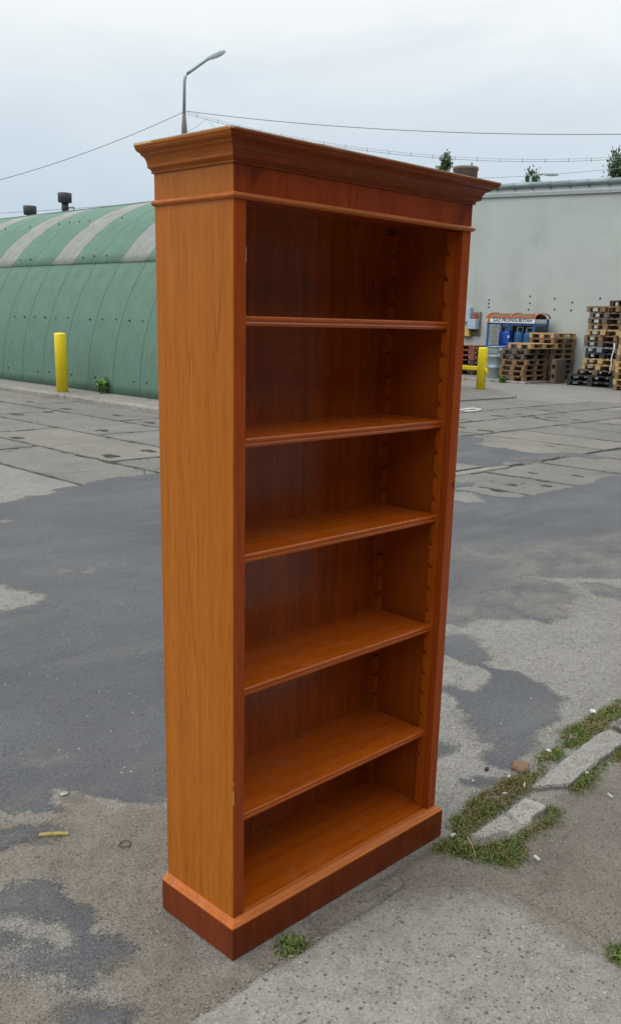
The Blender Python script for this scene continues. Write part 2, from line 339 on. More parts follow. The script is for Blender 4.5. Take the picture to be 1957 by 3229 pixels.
# ------------------------------------------------------------------ ground
TAR=[[(0.78,5.43),(2.15,5.66),(2.2,5.65),(2.31,5.68),(2.41,5.69),(2.54,5.82),(2.66,5.75),(2.84,5.84),(2.85,5.95),(3.02,6),(3.16,6),(3.4,6.12),(3.67,6.15),(3.96,6.14),(4.13,6.12),(5.31,6.07),(6.53,5.98),(7.66,5.62),(5.86,3.68),(5.89,3.47),(5.87,3.21),(5.99,3.04),(6.39,3.04),(6.82,3.05),(7.02,3.04),(7.31,3.03),(7.79,3.16),(8.07,3.09),(8.71,2.83),(5.86,1.54),(5.3,1.67),(4.94,1.61),(4.87,1.75),(4.64,1.85),(4.53,2.02),(4.26,2.19),(4.16,2.33),(4.11,2.4),(1.32,0.7),(0.65,0.69),(0.32,0.74),(0.28,0.75),(0.26,0.79),(0.22,0.8),(0.19,0.86),(0.17,0.9),(0.16,0.94),(0.15,0.98),(0.13,1.03),(0.1,1.05),(0.05,0.99),(0.05,0.93),(-0.03,0.93),(-0.07,1.01),(-0.1,1.04),(-0.23,1.14)],
 [(9.33,6.37),(9.53,6.14),(9.5,5.87),(9.25,5.68),(8.94,5.62),(8.83,5.36),(8.88,5.08),(8.72,4.72),(8.81,4.54),(9.24,4.39),(9.32,4.07),(9.21,3.79),(8.91,3.83),(8.89,4.09),(8.72,4.28),(8.46,4.32),(8.16,4.19),(7.93,4.22),(7.92,4.29),(7.78,4.39),(7.53,4.25),(7.34,4.3),(7.28,4.52),(7.24,4.78)],
 [(6.01,3.86),(6.36,3.8),(6.2,3.67),(6.01,3.67),(5.79,3.69)],
 [(3.67,2.27),(3.69,2.1),(3.67,1.92),(3.67,1.69),(3.63,1.45),(3.72,1.25),(3.59,1.12),(3.55,1.04),(3.38,1),(3.26,1.03),(3.21,0.94),(3.12,0.85),(3.02,0.9),(2.94,0.88),(2.92,0.96),(2.91,1.06),(2.81,1.08),(2.75,1.17),(2.64,1.19),(2.54,1.16),(2.52,1.24),(2.41,1.28)],
 [(3.79,1.2),(3.9,1.1),(3.86,0.93),(3.87,0.84),(3.7,0.76),(3.66,0.83),(3.66,1.02)],
 [(4.25,1.44),(4.66,1.34),(4.78,1.25),(4.24,0.98),(4.1,1.05),(3.88,1.29)],
 [(2.27,1.17),(2.35,1.12),(2.44,1.07),(2.4,0.96),(2.25,0.78),(2.17,0.77),(2.16,0.68),(2.17,0.63),(2.07,0.62),(2.11,0.73),(2.11,0.83),(2.12,0.94),(2.05,1)],
 [(2.13,0.69),(2.18,0.67),(2.21,0.59),(2.17,0.52),(2.16,0.44),(2.11,0.36),(2.07,0.27),(1.99,0.27),(1.9,0.2),(1.75,0.18),(1.66,0.17),(1.58,0.11),(1.45,0.1),(1.38,0.09),(1.35,0.1),(1.33,0.14),(1.36,0.2),(1.41,0.22),(1.46,0.2),(1.51,0.28),(1.52,0.34),(1.56,0.41),(1.65,0.46),(1.67,0.52),(1.73,0.6),(1.75,0.68),(1.65,0.69),(1.73,0.76),(1.81,0.71),(1.83,0.66),(1.86,0.6),(1.99,0.61)],
 [(1.16,0.14),(1.25,0.12),(1.29,0.07),(1.23,0.05),(1.17,0.08)],
 [(1.28,0.4),(1.36,0.36),(1.34,0.29),(1.28,0.3),(1.22,0.35)],
 [(-0.31,0.63),(-0.24,0.65),(-0.2,0.63),(-0.17,0.6),(-0.16,0.56),(-0.18,0.49),(-0.18,0.45),(-0.16,0.41),(-0.17,0.36),(-0.21,0.34),(-0.2,0.29),(-0.18,0.26),(-0.16,0.21),(-0.17,0.18),(-0.21,0.18),(-0.26,0.19),(-0.29,0.17),(-0.3,0.15),(-0.33,0.17),(-0.37,0.19),(-0.33,0.22),(-0.33,0.24),(-0.35,0.26),(-0.39,0.27),(-0.41,0.29),(-0.42,0.33),(-0.4,0.36),(-0.36,0.36),(-0.34,0.4),(-0.32,0.36),(-0.33,0.31),(-0.32,0.29),(-0.28,0.3),(-0.26,0.33),(-0.24,0.39),(-0.26,0.43),(-0.3,0.47),(-0.32,0.51),(-0.35,0.54),(-0.39,0.57),(-0.35,0.65)],
 [(-0.43,0.12),(-0.38,0.11),(-0.34,0.08),(-0.31,0.03),(-0.3,0),(-0.33,-0.02),(-0.37,-0.07),(-0.45,0.01),(-0.43,0.08)],
 [(-0.4,0.52),(-0.37,0.49),(-0.36,0.45),(-0.35,0.41),(-0.4,0.4),(-0.41,0.41),(-0.44,0.43)],
 [(-0.2,0.94),(-0.15,0.94),(-0.1,0.92),(-0.05,0.87),(-0.04,0.82),(-0.1,0.8),(-0.16,0.83),(-0.21,0.83),(-0.24,0.84)],
 [(5.39,3.07),(5.88,3.05),(5.47,2.84),(5.19,2.93)],
 [(15.95,9.64),(17.74,10.42),(18.15,9.53),(17.97,8.16),(17.92,7.04),(15.38,5.88),(15.62,6.96),(15.23,7.85),(14.97,8.33),(15.42,9.08)]]
HOLE=[[(1.04,3.47),(1.08,3.42),(1.11,3.38),(1.11,3.3),(1.14,3.21),(1.16,3.13),(1.18,3.05),(1.15,3.02),(1.1,2.96),(1.04,2.94),(0.95,2.95),(0.85,2.95),(0.81,2.99)],
 [(1.5,3.5),(1.55,3.5),(1.58,3.44),(1.53,3.42),(1.5,3.44)],
 [(1.61,3.38),(1.7,3.42),(1.7,3.35),(1.64,3.31),(1.6,3.33)],
 [(5.64,3.66),(5.74,3.59),(5.83,3.47),(5.57,3.14),(5.42,3.18),(5.39,3.33),(5.33,3.42)],
 [(1.89,5.04),(1.94,5.01),(1.98,4.96),(1.9,4.95),(1.86,4.97)]]
SAND=[[(-0.01,1.42),(0.06,1.36),(0.11,1.37),(0.17,1.34),(0.25,1.32),(0.16,1.28),(0.13,1.23),(0.12,1.19),(0.09,1.15),(0.05,1.15),(0.01,1.18),(0.01,1.22),(0,1.25),(-0.06,1.31)],
 [(-0.21,1.08),(-0.03,0.93),(0.06,0.93),(0.07,1.01),(0.11,1.04),(0.15,0.97),(0.19,0.85),(0.21,0.79),(0.32,0.71),(0.32,0.59),(-0.03,0.14),(-0.13,-0.14),(-0.25,-0.28),(-0.65,0.11),(-0.52,0.41),(-0.45,0.34),(-0.4,0.26),(-0.38,0.18),(-0.3,0.07),(-0.29,0.19),(-0.17,0.16),(-0.19,0.3),(-0.18,0.48),(-0.18,0.65),(-0.26,0.66),(-0.38,0.7)],
 [(-0.13,0.05),(-0.02,-0.03),(0.15,-0.02),(0.34,-0.02),(0.83,-0.02),(0.89,-0.04),(1,-0.12),(1.22,-0.14),(1.73,-0.16),(2.35,-0.39),(1.19,-1.14),(0.17,-1.4),(-0.69,-0.56),(-0.35,-0.05)],
 [(4.02,2.36),(4.22,2.16),(4.44,1.96),(4.6,1.82),(4.81,1.71),(5.03,1.53),(5.15,1.43),(4.78,1.25),(4.68,1.35),(4.26,1.45),(3.94,1.32),(3.72,1.51),(3.73,1.73),(3.72,1.95),(3.73,2.14)],
 [(3.46,1.08),(3.61,0.8),(3.17,0.46),(2.15,0.03),(2.06,0.11),(2.74,0.55)]]
def axis(dense, steps, far):        # dense (a, b, step), then growing steps outwards
    a, b, h = dense; xs = list(np.arange(a, b+h/2, h))
    for sgn in (-1, 1):
        p = a if sgn < 0 else b; st = h; out = []
        for lim, mx in steps[sgn]:
            while (p < lim if sgn > 0 else p > lim):
                st = min(st*1.06, mx); p += sgn*st; out.append(p)
        q = abs(far)
        while abs(p) < q: st *= 1.5; p += sgn*st; out.append(p)
        xs = out[::-1]+xs if sgn < 0 else xs+out
    return np.array(xs)
gx = axis((-.75, 2.4, .0125), {1: [(7, .035), (18, .09), (25, .2)], -1: [(-3, .1)]}, 600)
gy = axis((-.85, 1.6, .0125), {1: [(8, .035), (16, .09), (24, .2)], -1: [(-3, .1)]}, 600)
X, Y = np.meshgrid(gx, gy, indexing='ij')
TAR.pop()
tar = np.full(X.shape, -.6); sand = np.full(X.shape, -.6)
for p in TAR: tar = np.maximum(tar, sdf(X, Y, p))
for p in HOLE: tar = np.minimum(tar, -sdf(X, Y, p))
DUST = [SAND.pop(4), SAND.pop(3)]
DUST.append([(2.4, 1.4), (4.6, 1.9), (5.8, 1.6), (5.8, .7), (3.4, .6), (2.4, .9)])
TAR.append([(3.3, 2.6), (4.1, 2.45), (5.3, 1.75), (6.2, 1.55), (5.2, 1.2), (4.7, 1.3), (3.9, 1.25), (3.66, 1.5), (3.5, 1.6)])
tar = np.maximum(tar, sdf(X, Y, TAR[-1]))
dust = np.full(X.shape, -.6)
for p in DUST: dust = np.maximum(dust, sdf(X, Y, p))
for p in SAND: sand = np.maximum(sand, sdf(X, Y, p))
# open yard slabs: (x0, x1, y0, y1)
SLABS = []
lx = [3.18, 4.16, 5.28, 6.45, 7.58]; lo = [8.57, 7.05, 9.1, 10.4]
for (a, b), o in zip(zip(lx, lx[1:]), lo):
    y = o-3.02*2
    while y < 21: SLABS.append((a, b, max(y, 4.2), y+3.02)) if y+3.02 > 4.4 else None; y += 3.02
for a, b in zip([7.58, 8.72, 9.84, 10.85, 11.95, 13.0, 14.05], [8.72, 9.84, 10.85, 11.95, 13.0, 14.05, 15.1]): SLABS.append((a, b, 4.2, 6.2))
for a, b in zip([5.28, 6.18, 7.02, 8.12, 9.2, 10.3, 11.4], [6.18, 7.02, 8.12, 9.2, 10.3, 11.4, 12.5]): SLABS.append((a, b, 1.2, 4.17))
for y0, y1, xs in ((6.2, 7.33, [7.6, 9.87, 12.65, 15.6]), (7.33, 8.35, [7.6, 8.6, 11.3, 14.2, 17.1]), (8.35, 9.66, [7.6, 10, 13, 16])):
    for a, b in zip(xs, xs[1:]): SLABS.append((a, b, y0, y1))
zone = np.zeros(X.shape, bool)
for a, b, c, d in SLABS: zone |= (X >= a-.01) & (X <= b+.01) & (Y >= c-.01) & (Y <= d+.01)
near = (X > -3) & (X < 26) & (Y > -4) & (Y < 26)
rel = np.where(near, vnoise(X*23, Y*23, 1)*.0035+vnoise(X*7, Y*7, 2)*.004, 0)
tt = tar+vnoise(X*9, Y*9, 3)*.05+vnoise(X*28, Y*28, 4)*.03
k = np.clip((tt+.02)/.04, 0, 1); k = k*k*(3-2*k)
Zh = np.where(zone, -.014+.021*k, -.002+.003*k)+rel*np.where(zone & (k < .5), 1.5, 1.)
sk = np.clip((sand+.05)/.1, 0, 1)*np.where((X < 3) & (Y < 1.6), 1, 0)
Zh = Zh+sk*(vnoise(X*16, Y*16, 5)*.006+vnoise(X*45, Y*45, 6)*.003)
# the case stands level: nothing rises above its foot
foot = sdf(X, Y, [(-.03, -.03), (.84, -.03), (.84, .285), (-.03, .285)]); Zh = np.where(foot > -.012, np.minimum(Zh, -.0032+vnoise(X*30, Y*30, 12)*.004), Zh)
# loose sand washed over the near slab's corner, a little drift in front of the case
COVP = [(.50, -.02), (.9, -.03), (1.2, -.3), (1.3, -1.2), (.66, -1.2), (.66, -.72), (.69, -.47), (.70, -.36), (.66, -.27), (.56, -.21), (.50, -.15), (.36, -.115), (.40, -.03)]
cov = sdf(X, Y, COVP)+vnoise(X*11, Y*11, 8)*.05
Zh = Zh+np.clip(cov/.05, 0, 1)*np.where(X < 1.6, .017, 0)*np.clip((-.018-Y)/.06, 0, 1)
PITS = [(4.34, 9.45), (6.23, 12.07), (5.63, 9.53), (4.42, 7.44), (6.89, 11.08), (6.73, 9.98), (4.99, 7.53), (5.66, 11.97), (6.74, 12.41), (6.86, 13.79),
        (10.34, 6.46), (13.05, 6.95), (13.11, 6.49), (13.03, 7.57), (12.46, 7.64), (10.39, 6.97), (6.14, 3.38), (6.56, 3.49), (6.8, 3.23), (6.95, 2.8), (7.38, 3.75), (7.63, 3.36), (9.6, 4.92)]
for px, py in PITS: Zh = np.where(zone & (np.hypot(X-px, Y-py) < .22), np.maximum(Zh, -.008), Zh)
dirt = np.where(zone, 1-np.clip((tt+.03)/.02, 0, 1), 0.)
nx, ny = X.shape
idx = np.arange(nx*ny).reshape(nx, ny)
quads = np.stack([idx[:-1, :-1], idx[1:, :-1], idx[1:, 1:], idx[:-1, 1:]], -1).reshape(-1, 4)
me = bpy.data.meshes.new('ground')
me.vertices.add(nx*ny); me.vertices.foreach_set('co', np.stack([X, Y, Zh], -1).astype(np.float32).ravel())
me.loops.add(quads.size); me.loops.foreach_set('vertex_index', quads.astype(np.int32).ravel())
me.polygons.add(len(quads)); me.polygons.foreach_set('loop_start', np.arange(0, quads.size, 4, dtype=np.int32)); me.polygons.foreach_set('loop_total', np.full(len(quads), 4, dtype=np.int32))
me.polygons.foreach_set('use_smooth', np.ones(len(quads), bool)); me.update(calc_edges=True)
for n, a in (('tar', tar), ('sand', sand), ('dirt', dirt), ('dust', dust)):
    at = me.attributes.new(n, 'FLOAT', 'POINT'); at.data.foreach_set('value', a.astype(np.float32).ravel())
ground = link('ground', me, M['ground'], kind='structure')

def slab(x0, x1, y0, y1, top, bot, step, mt, seed, gap=.012, chip=.055, parent=None):
    nx = max(2, int(round((x1-x0)/step))+1); ny = max(2, int(round((y1-y0)/step))+1)
    xs = np.linspace(x0+gap, x1-gap, nx); ys = np.linspace(y0+gap, y1-gap, ny); A, B = np.meshgrid(xs, ys, indexing='ij')
    z = np.full(A.shape, top)+vnoise(A*6, B*6, seed)*.004
    for px, py in PITS:
        q = .55 if py < 5 else 1.; r = np.hypot((A-px)/.075/q, (B-py)/.13/q)+vnoise(A*15, B*15, 9)*.9; z -= np.clip(1.25-r, 0, 1)*.05
    ed = np.zeros(A.shape, bool); ed[0] = ed[-1] = True; ed[:, 0] = ed[:, -1] = True
    cn = vnoise(A*14, B*14, seed+1)+vnoise(A*5, B*5, seed+2)
    ix = np.zeros(A.shape); ix[0] = 1; ix[-1] = -1; iy = np.zeros(A.shape); iy[:, 0] = 1; iy[:, -1] = -1
    A = A+ix*chip*np.clip(cn+.25, 0, 1); B = B+iy*chip*np.clip(cn+.25, 0, 1)
    z -= ed*np.clip(cn, 0, 1)*.012
    top_i = np.arange(nx*ny).reshape(nx, ny); vs = np.stack([A, B, z], -1).reshape(-1, 3).tolist()
    fs = np.stack([top_i[:-1, :-1], top_i[1:, :-1], top_i[1:, 1:], top_i[:-1, 1:]], -1).reshape(-1, 4).tolist()
    ring = list(top_i[:, 0])+list(top_i[-1, 1:])+list(top_i[-2::-1, -1])+list(top_i[0, -2:0:-1])
    o = len(vs); vs += [(vs[i][0], vs[i][1], bot) for i in ring]; n = len(ring)
    fs += [(ring[i], o+i, o+(i+1) % n, ring[(i+1) % n]) for i in range(n)]
    me = bpy.data.meshes.new('concrete_slab'); me.from_pydata(vs, [], fs)
    me.polygons.foreach_set('use_smooth', [i < (nx-1)*(ny-1) for i in range(len(fs))])
    return link('concrete_slab', me, mt, parent)
for i, (a, b, c, d) in enumerate(SLABS):
    u, v = np.meshgrid(np.linspace(a, b, 7), np.linspace(c, d, 12)); t = np.full(u.shape, -.6)
    for p in TAR: t = np.maximum(t, sdf(u, v, p))
    for p in HOLE: t = np.minimum(t, -sdf(u, v, p))
    if t.min() > .08: continue
    slab(a, b, c, d, 0, -.05, .06, M['slab'], 20+3*i, parent=ground)
# the slab in the foreground, corner towards the case
sl = slab(-.62, .72, -1.6, -.118, .011, -.05, .02, M['slab_near'], 5, 0, .014, ground); sl['label'] = 'pale pebbly concrete slab in front of the bookcase'
cs = np.array([v.co[:] for v in sl.data.vertices]); at = sl.data.attributes.new('cov', 'FLOAT', 'POINT'); at.data.foreach_set('value', sdf(cs[:, 0], cs[:, 1], COVP).astype(np.float32))

# ------------------------------------------------------------------ bookcase
W, D = .81, .275
bc = empty('bookcase', (0, 0, 0), 0, 'tall open yew bookcase with five shelves standing on the yard', 'bookcase')
def arc_path(prof, y_back=D):       # moulding profile (out, z) swept round left side, front and right side with mitred corners
    n = len(prof); vs = []
    for o, z in prof: vs += [(-o, y_back, z), (-o, -o, z), (W+o, -o, z), (W+o, y_back, z)]
    fs = [(i*4+j, i*4+j+1, (i+1) % n*4+j+1, (i+1) % n*4+j) for i in range(n) for j in range(3)]
    fs += [tuple(i*4 for i in range(n)), tuple(i*4+3 for i in range(n))[::-1]]
    return MB().add(vs, fs)
T = .016
for x0, x1 in ((0, T), (W-T, W)):
    xo = (x0, x0+.010) if x0 == 0 else (x1-.010, x1)
    xi = (x0+.0102, x1) if x0 == 0 else (x0, x1-.0102)
    MB().bbox(*xo, .0018, D-.002, .03, 1.865, .001).build('side_panel', M['w_side'], bc)
    MB().bbox(*xi, .0225, D-.0092, .05, 1.86, .0005).build('inner_panel', M['w_inner'], bc)
for x0, x1 in ((0, .033), (W-.034, W)):
    xb = (.0102, x1) if x0 == 0 else (x0, W-.0102)
    MB().bbox(x0, x1, 0, .0016, .103, 1.786, .0006).bbox(*xb, .00155, .0222, .103, 1.786, .0008).build('stile', M['w_stile'], bc)
MB().bbox(.0101, W-.0101, D-.009, D-.0025, .05, 1.905, .0005).build('back_panel', M['w_back'], bc)
MB().bbox(0, W, 0, .0016, 1.7865, 1.88, .0006).bbox(.0102, W-.0102, .00155, .0222, 1.7865, 1.86, .0006).build('frieze', M['w_frieze'], bc)
MB().box(T, W-T, .0225, D-.0085, 1.80, 1.856).build('top_board', M['w_back'], bc)
MB().box(-.0497, W+.0497, -.0497, D, 1.9062, 1.9086).build('top_cover', M['w_raw'], bc)
MB().bbox(T, W-T, .0, D-.0095, .082, .1, .001).build('bottom_board', M['w_shelf'], bc)
def cyl_prof(c, r, a0, a1, n): return [(c[0]+r*math.cos(R(a0+(a1-a0)*i/n)), c[1]+r*math.sin(R(a0+(a1-a0)*i/n))) for i in range(n+1)]
# cornice: bottom bead, cove, step, ogee, thin top fillet
prof = [(-.004, 1.853), (.004, 1.853), (.0055, 1.8545), (.0055, 1.8565), (.0045, 1.858)]
prof += [(.0065, 1.860), (.009, 1.8615), (.0125, 1.8625), (.0135, 1.8635)]
prof += [(.0155+.0135*(1-math.cos(t)), 1.8645+.0205*math.sin(t)) for t in np.linspace(0, R(80), 7)]
prof += [(.0285, 1.8858), (.0315, 1.8862), (.0325, 1.8875), (.0325, 1.8895), (.0345, 1.8905)]
prof += [(.0350+.0125*(math.sin(t)), 1.8915+.0105*(1-math.cos(t))) for t in np.linspace(R(10), R(85), 5)]
prof += [(.0492, 1.9015), (.0495, 1.903), (.0495, 1.906), (-.004, 1.906)]
def mitre_piece(prof, j):
    n = len(prof); cor = [lambda o, z: (-o, D, z), lambda o, z: (-o, -o, z), lambda o, z: (W+o, -o, z), lambda o, z: (W+o, D, z)]
    vs = [cor[k](o, z) for o, z in prof for k in (j, j+1)]
    return MB().add(vs, [(2*i, 2*i+1, 2*((i+1) % n)+1, 2*((i+1) % n)) for i in range(n)]+[tuple(2*i for i in range(n)), tuple(2*i+1 for i in range(n))[::-1]])
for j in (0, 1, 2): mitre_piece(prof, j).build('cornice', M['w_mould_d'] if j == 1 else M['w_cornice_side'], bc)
prof = [(-.002, 1.7865), (.003, 1.7865), (.0045, 1.788)]+cyl_prof((.0035, 1.7925), .0045, -65, 65, 6)+[(.0045, 1.7972), (.002, 1.799), (-.002, 1.799)]
arc_path(prof).build('bead_moulding', M['w_mould_x'], bc)
arc_path([(0, 0), (.018, 0), (.018, .0865), (0, .0865)]).build('plinth', M['w_plinth'], bc)
prof = [(0, .0868), (.0182, .0868), (.0182, .089), (.0172, .0905), (.0145, .0918), (.012, .0942), (.011, .0962), (.0085, .0972), (.006, .0985), (.003, .1016), (.0012, .1026), (-.012, .1028), (-.012, .095)]
arc_path(prof).build('plinth_moulding', M['w_mould_x'], bc)
# shelves with a reeded front edge
ZS = [1.557, 1.293, 1.026, .695, .36]
for z in ZS:
    t = .0215; pr = [(D-.0095, z-t), (.0335, z-t), (.0315, z-t+.0008), (.0305, z-t+.003)]
    pr += [(.0305-.0012, z-.0155), (.0305, z-.0125), (.0318, z-.0115), (.0316, z-.0105)]
    pr += [(.0302, z-.0095), (.0290, z-.0065), (.0294, z-.003), (.0312, z-.0008), (.034, z), (D-.0095, z)]
    MB().prism(pr, .0335, W-.0345, 0).build('shelf', M['w_shelf'], bc)
# sawtooth strips and the battens that the shelves rest on
P0, PT = .335, .0663
def strip(x0, x1, ya, yb, name='notched_strip'):      # ya plain edge, yb toothed edge
    s = 1 if yb > ya else -1; pts = [(ya, .101), (yb, .101)]; z = P0-PT
    while z < 1.74:
        pts += [(yb, z), (yb-s*.014, z), (yb, z+.019)]; z += PT
    pts += [(yb, 1.785), (ya, 1.785)]
    MB().prism(pts, x0, x1, 0).build(name, M['w_shelf'], bc)
for x0, x1 in ((T, .034), (W-.034, W-T)):
    strip(x0, x1, .0224, .052); strip(x0, x1, D-.0095, D-.036)
for z in ZS:
    for x0, x1 in ((T+.001, .031), (W-.031, W-T-.001)):
        zb = z-.0217
        MB().prism([(.043, zb), (D-.03, zb), (D-.03, zb-.016), (.043+.006, zb-.016)], x0, x1, 0).build('batten', M['w_stile'], bc)
# knocked edges where the pale core shows
M['chip'] = plain('bare_wood', S(204, 172, 128), .9, .15, 200)
for x, y, z, w_, d_, h_ in ((-.0005, -.0005, .418, .0013, .0013, .034), (-.0005, -.0005, .47, .001, .001, .008), (.0324, -.0005, 1.665, .0009, .0009, .03),
                            (-.0503, -.0503, 1.904, .010, .007, .0030), (-.0503, .21, 1.904, .0011, .064, .0036)):
    MB().bbox(x, x+w_, y, y+d_, z, z+h_, .0004).build('chip', M['chip'], bc)

# ------------------------------------------------------------------ background materials
M['sheet_green'] = plain('green_fibre_cement', S(104, 133, 119), .75, .07, 3, dirt=S(86, 114, 102), dscale=1.2, damt=.5)
M['sheet_grey'] = plain('weathered_grey_sheet', S(146, 148, 144), .7, .1, 4, dirt=S(104, 102, 97), dscale=2.5, damt=.7)
M['hull'] = plain('hut_frame_dark', S(58, 76, 68), .8, .1)  # dark hull seen in the sheet gaps, standing in for overlap shadow lines
M['end'] = plain('hut_end_plaster', S(150, 150, 144), .85, .12, 3, dirt=S(112, 110, 104))
M['vent'] = plain('vent_dark_metal', S(66, 62, 66), .6, .15, 5, dirt=S(92, 70, 60), damt=.4)
M['bolt'] = plain('rusty_bolt', S(44, 38, 36), .7)
M['yellow'] = plain('yellow_paint', S(232, 208, 34), .42, .05, 6, dirt=S(186, 160, 40), dscale=5, dthr=(.55, .8), damt=.4, coat=.1)
M['wall'] = plain('pale_plaster', S(176, 182, 178), .9, .05, .8, dirt=S(154, 159, 155), dscale=.7, dthr=(.45, .75), damt=.6)
M['white'] = plain('white_fascia', S(226, 228, 230), .6, .04)
M['zinc'] = plain('zinc_gutter', S(130, 146, 150), .45, .12, 3, metal=.3)
M['trim'] = plain('grey_trim', S(150, 158, 158), .6, .1)
M['roof'] = plain('bitumen_roof', S(80, 80, 82), .9)
M['steel'] = plain('galvanised_pole', S(140, 158, 160), .5, .08, 2, metal=.1)
M['concpole'] = plain('concrete_pole', S(116, 108, 104), .85, .12)
M['lens'] = plain('lamp_glass', S(214, 222, 224), .25, .03)
M['wire'] = plain('black_cable', S(120, 124, 130), .6)
M['brick'] = plain('old_chimney', S(132, 112, 98), .9, .18, 4, dirt=S(92, 88, 86), damt=.7)
M['blue'] = plain('blue_paint', S(38, 92, 158), .45, .12, 6, dirt=S(44, 60, 86), damt=.5)
M['gas'] = plain('gas_blue', S(30, 74, 168), .4, .12, 5)
M['gas2'] = plain('gas_blue_dull', S(44, 96, 140), .5, .12, 5)
M['collar'] = plain('collar_white', S(206, 210, 210), .5)
M['sign'] = plain('sign_white', S(226, 230, 236), .5, .03)
M['ink'] = plain('sign_ink', S(34, 44, 92), .6, .03)
M['warn'] = plain('warning_yellow', S(206, 170, 50), .6, .05)
M['black'] = plain('black_print', S(52, 44, 28), .6)
M['orange'] = plain('orange_frame', S(190, 104, 70), .6, .12, 6, dirt=S(150, 80, 54), damt=.5)
M['tarp'] = plain('rusty_sheet', S(116, 90, 66), .8, .2, 3, dirt=S(136, 62, 36), dscale=2.2, damt=.85)
M['meshw'] = plain('grey_wire', S(140, 144, 142), .5)
M['inside'] = plain('cage_dark', S(58, 62, 72), .8)
M['drum'] = plain('drum_zinc', S(148, 164, 168), .38, .14, 4, metal=.55)
M['paper'] = plain('white_paper', S(222, 224, 222), .7, .04)
M['boxblue'] = plain('meter_box_grey', S(164, 182, 196), .55, .05)
M['boxyel'] = plain('gas_box_yellow', S(196, 172, 96), .6, .06)
M['boxred'] = plain('red_label', S(168, 56, 60), .6)
M['conduit'] = plain('brown_board', S(128, 112, 100), .8, .15)
M['p_new'] = wood('pallet_fresh', S(196, 166, 120), S(168, 136, 94), S(118, 92, 62), 0, rough=.8, coat=0, lines=.3, spec=.2)
M['p_mid'] = wood('pallet_aged', S(148, 120, 90), S(118, 93, 68), S(78, 60, 45), 0, rough=.85, coat=0, lines=.3, spec=.2)
M['p_old'] = wood('pallet_grey', S(122, 108, 96), S(94, 82, 73), S(62, 54, 48), 0, rough=.9, coat=0, lines=.3, spec=.2)
M['p_dark'] = wood('pallet_dark', S(92, 78, 68), S(70, 58, 50), S(46, 38, 34), 0, rough=.9, coat=0, lines=.3, spec=.2)
M['p_red'] = wood('pallet_redbrown', S(150, 92, 72), S(120, 70, 56), S(80, 46, 38), 0, rough=.85, coat=0, lines=.3, spec=.2)
M['p_black'] = plain('black_plastic', S(50, 51, 54), .6, .1)
M['p_blue'] = wood('pallet_bluegrey', S(150, 158, 166), S(120, 128, 136), S(80, 84, 90), 0, rough=.85, coat=0, lines=.3, spec=.2)

# ------------------------------------------------------------------ pavement along the hut, kerb, island
pv = MB(); pv.box(7.772, 8.72, 11.2, 27.9, -.04, .078); pv.build('pavement', M['pave'], kind='structure')
kb = empty('kerb', (0, 0, 0)); kb['kind'] = 'structure'
kbm = []
for i in range(4):
    a = MB(); L = 1.0; n = 12; rr = random.Random(i)
    for j in range(n+1):
        y = .006+(L-.012)*j/n; e = lambda s: rr.uniform(-s, s)
        a.v += [(0+e(.004), y, -.04), (.006+e(.006), y, .055+e(.012)), (.022+abs(e(.02)), y, .082+e(.006)), (.138, y, .083+e(.004)), (.138, y, -.04)]
    a.f = [(j*5+k, (j+1)*5+k, (j+1)*5+k+1, j*5+k+1) for j in range(n) for k in range(4)]+[(0, 1, 2, 3, 4), tuple(n*5+k for k in range(5))[::-1]]
    a.sm = [False]*len(a.f); me = a.mesh('kerb_stone'); me.materials.append(M['kerb_pale']); kbm.append(me)
for i in range(17): link('kerb_stone', kbm[i % 4], None, kb, (7.63+random.uniform(-.008, .008), 11+i, random.uniform(-.006, .004)))
isl = [(9.2, 9.74), (14.2, 9.78), (16.1, 9.7), (16.55, 9.95), (16.85, 10.3), (17.35, 10.9), (17.9, 11.5), (18.1, 12.2), (18.0, 13.4), (17.6, 14.6), (9.2, 14.6)]
MB().prism(isl, -.05, .03, 2).build('pavement_island', M['pave'], kind='structure')

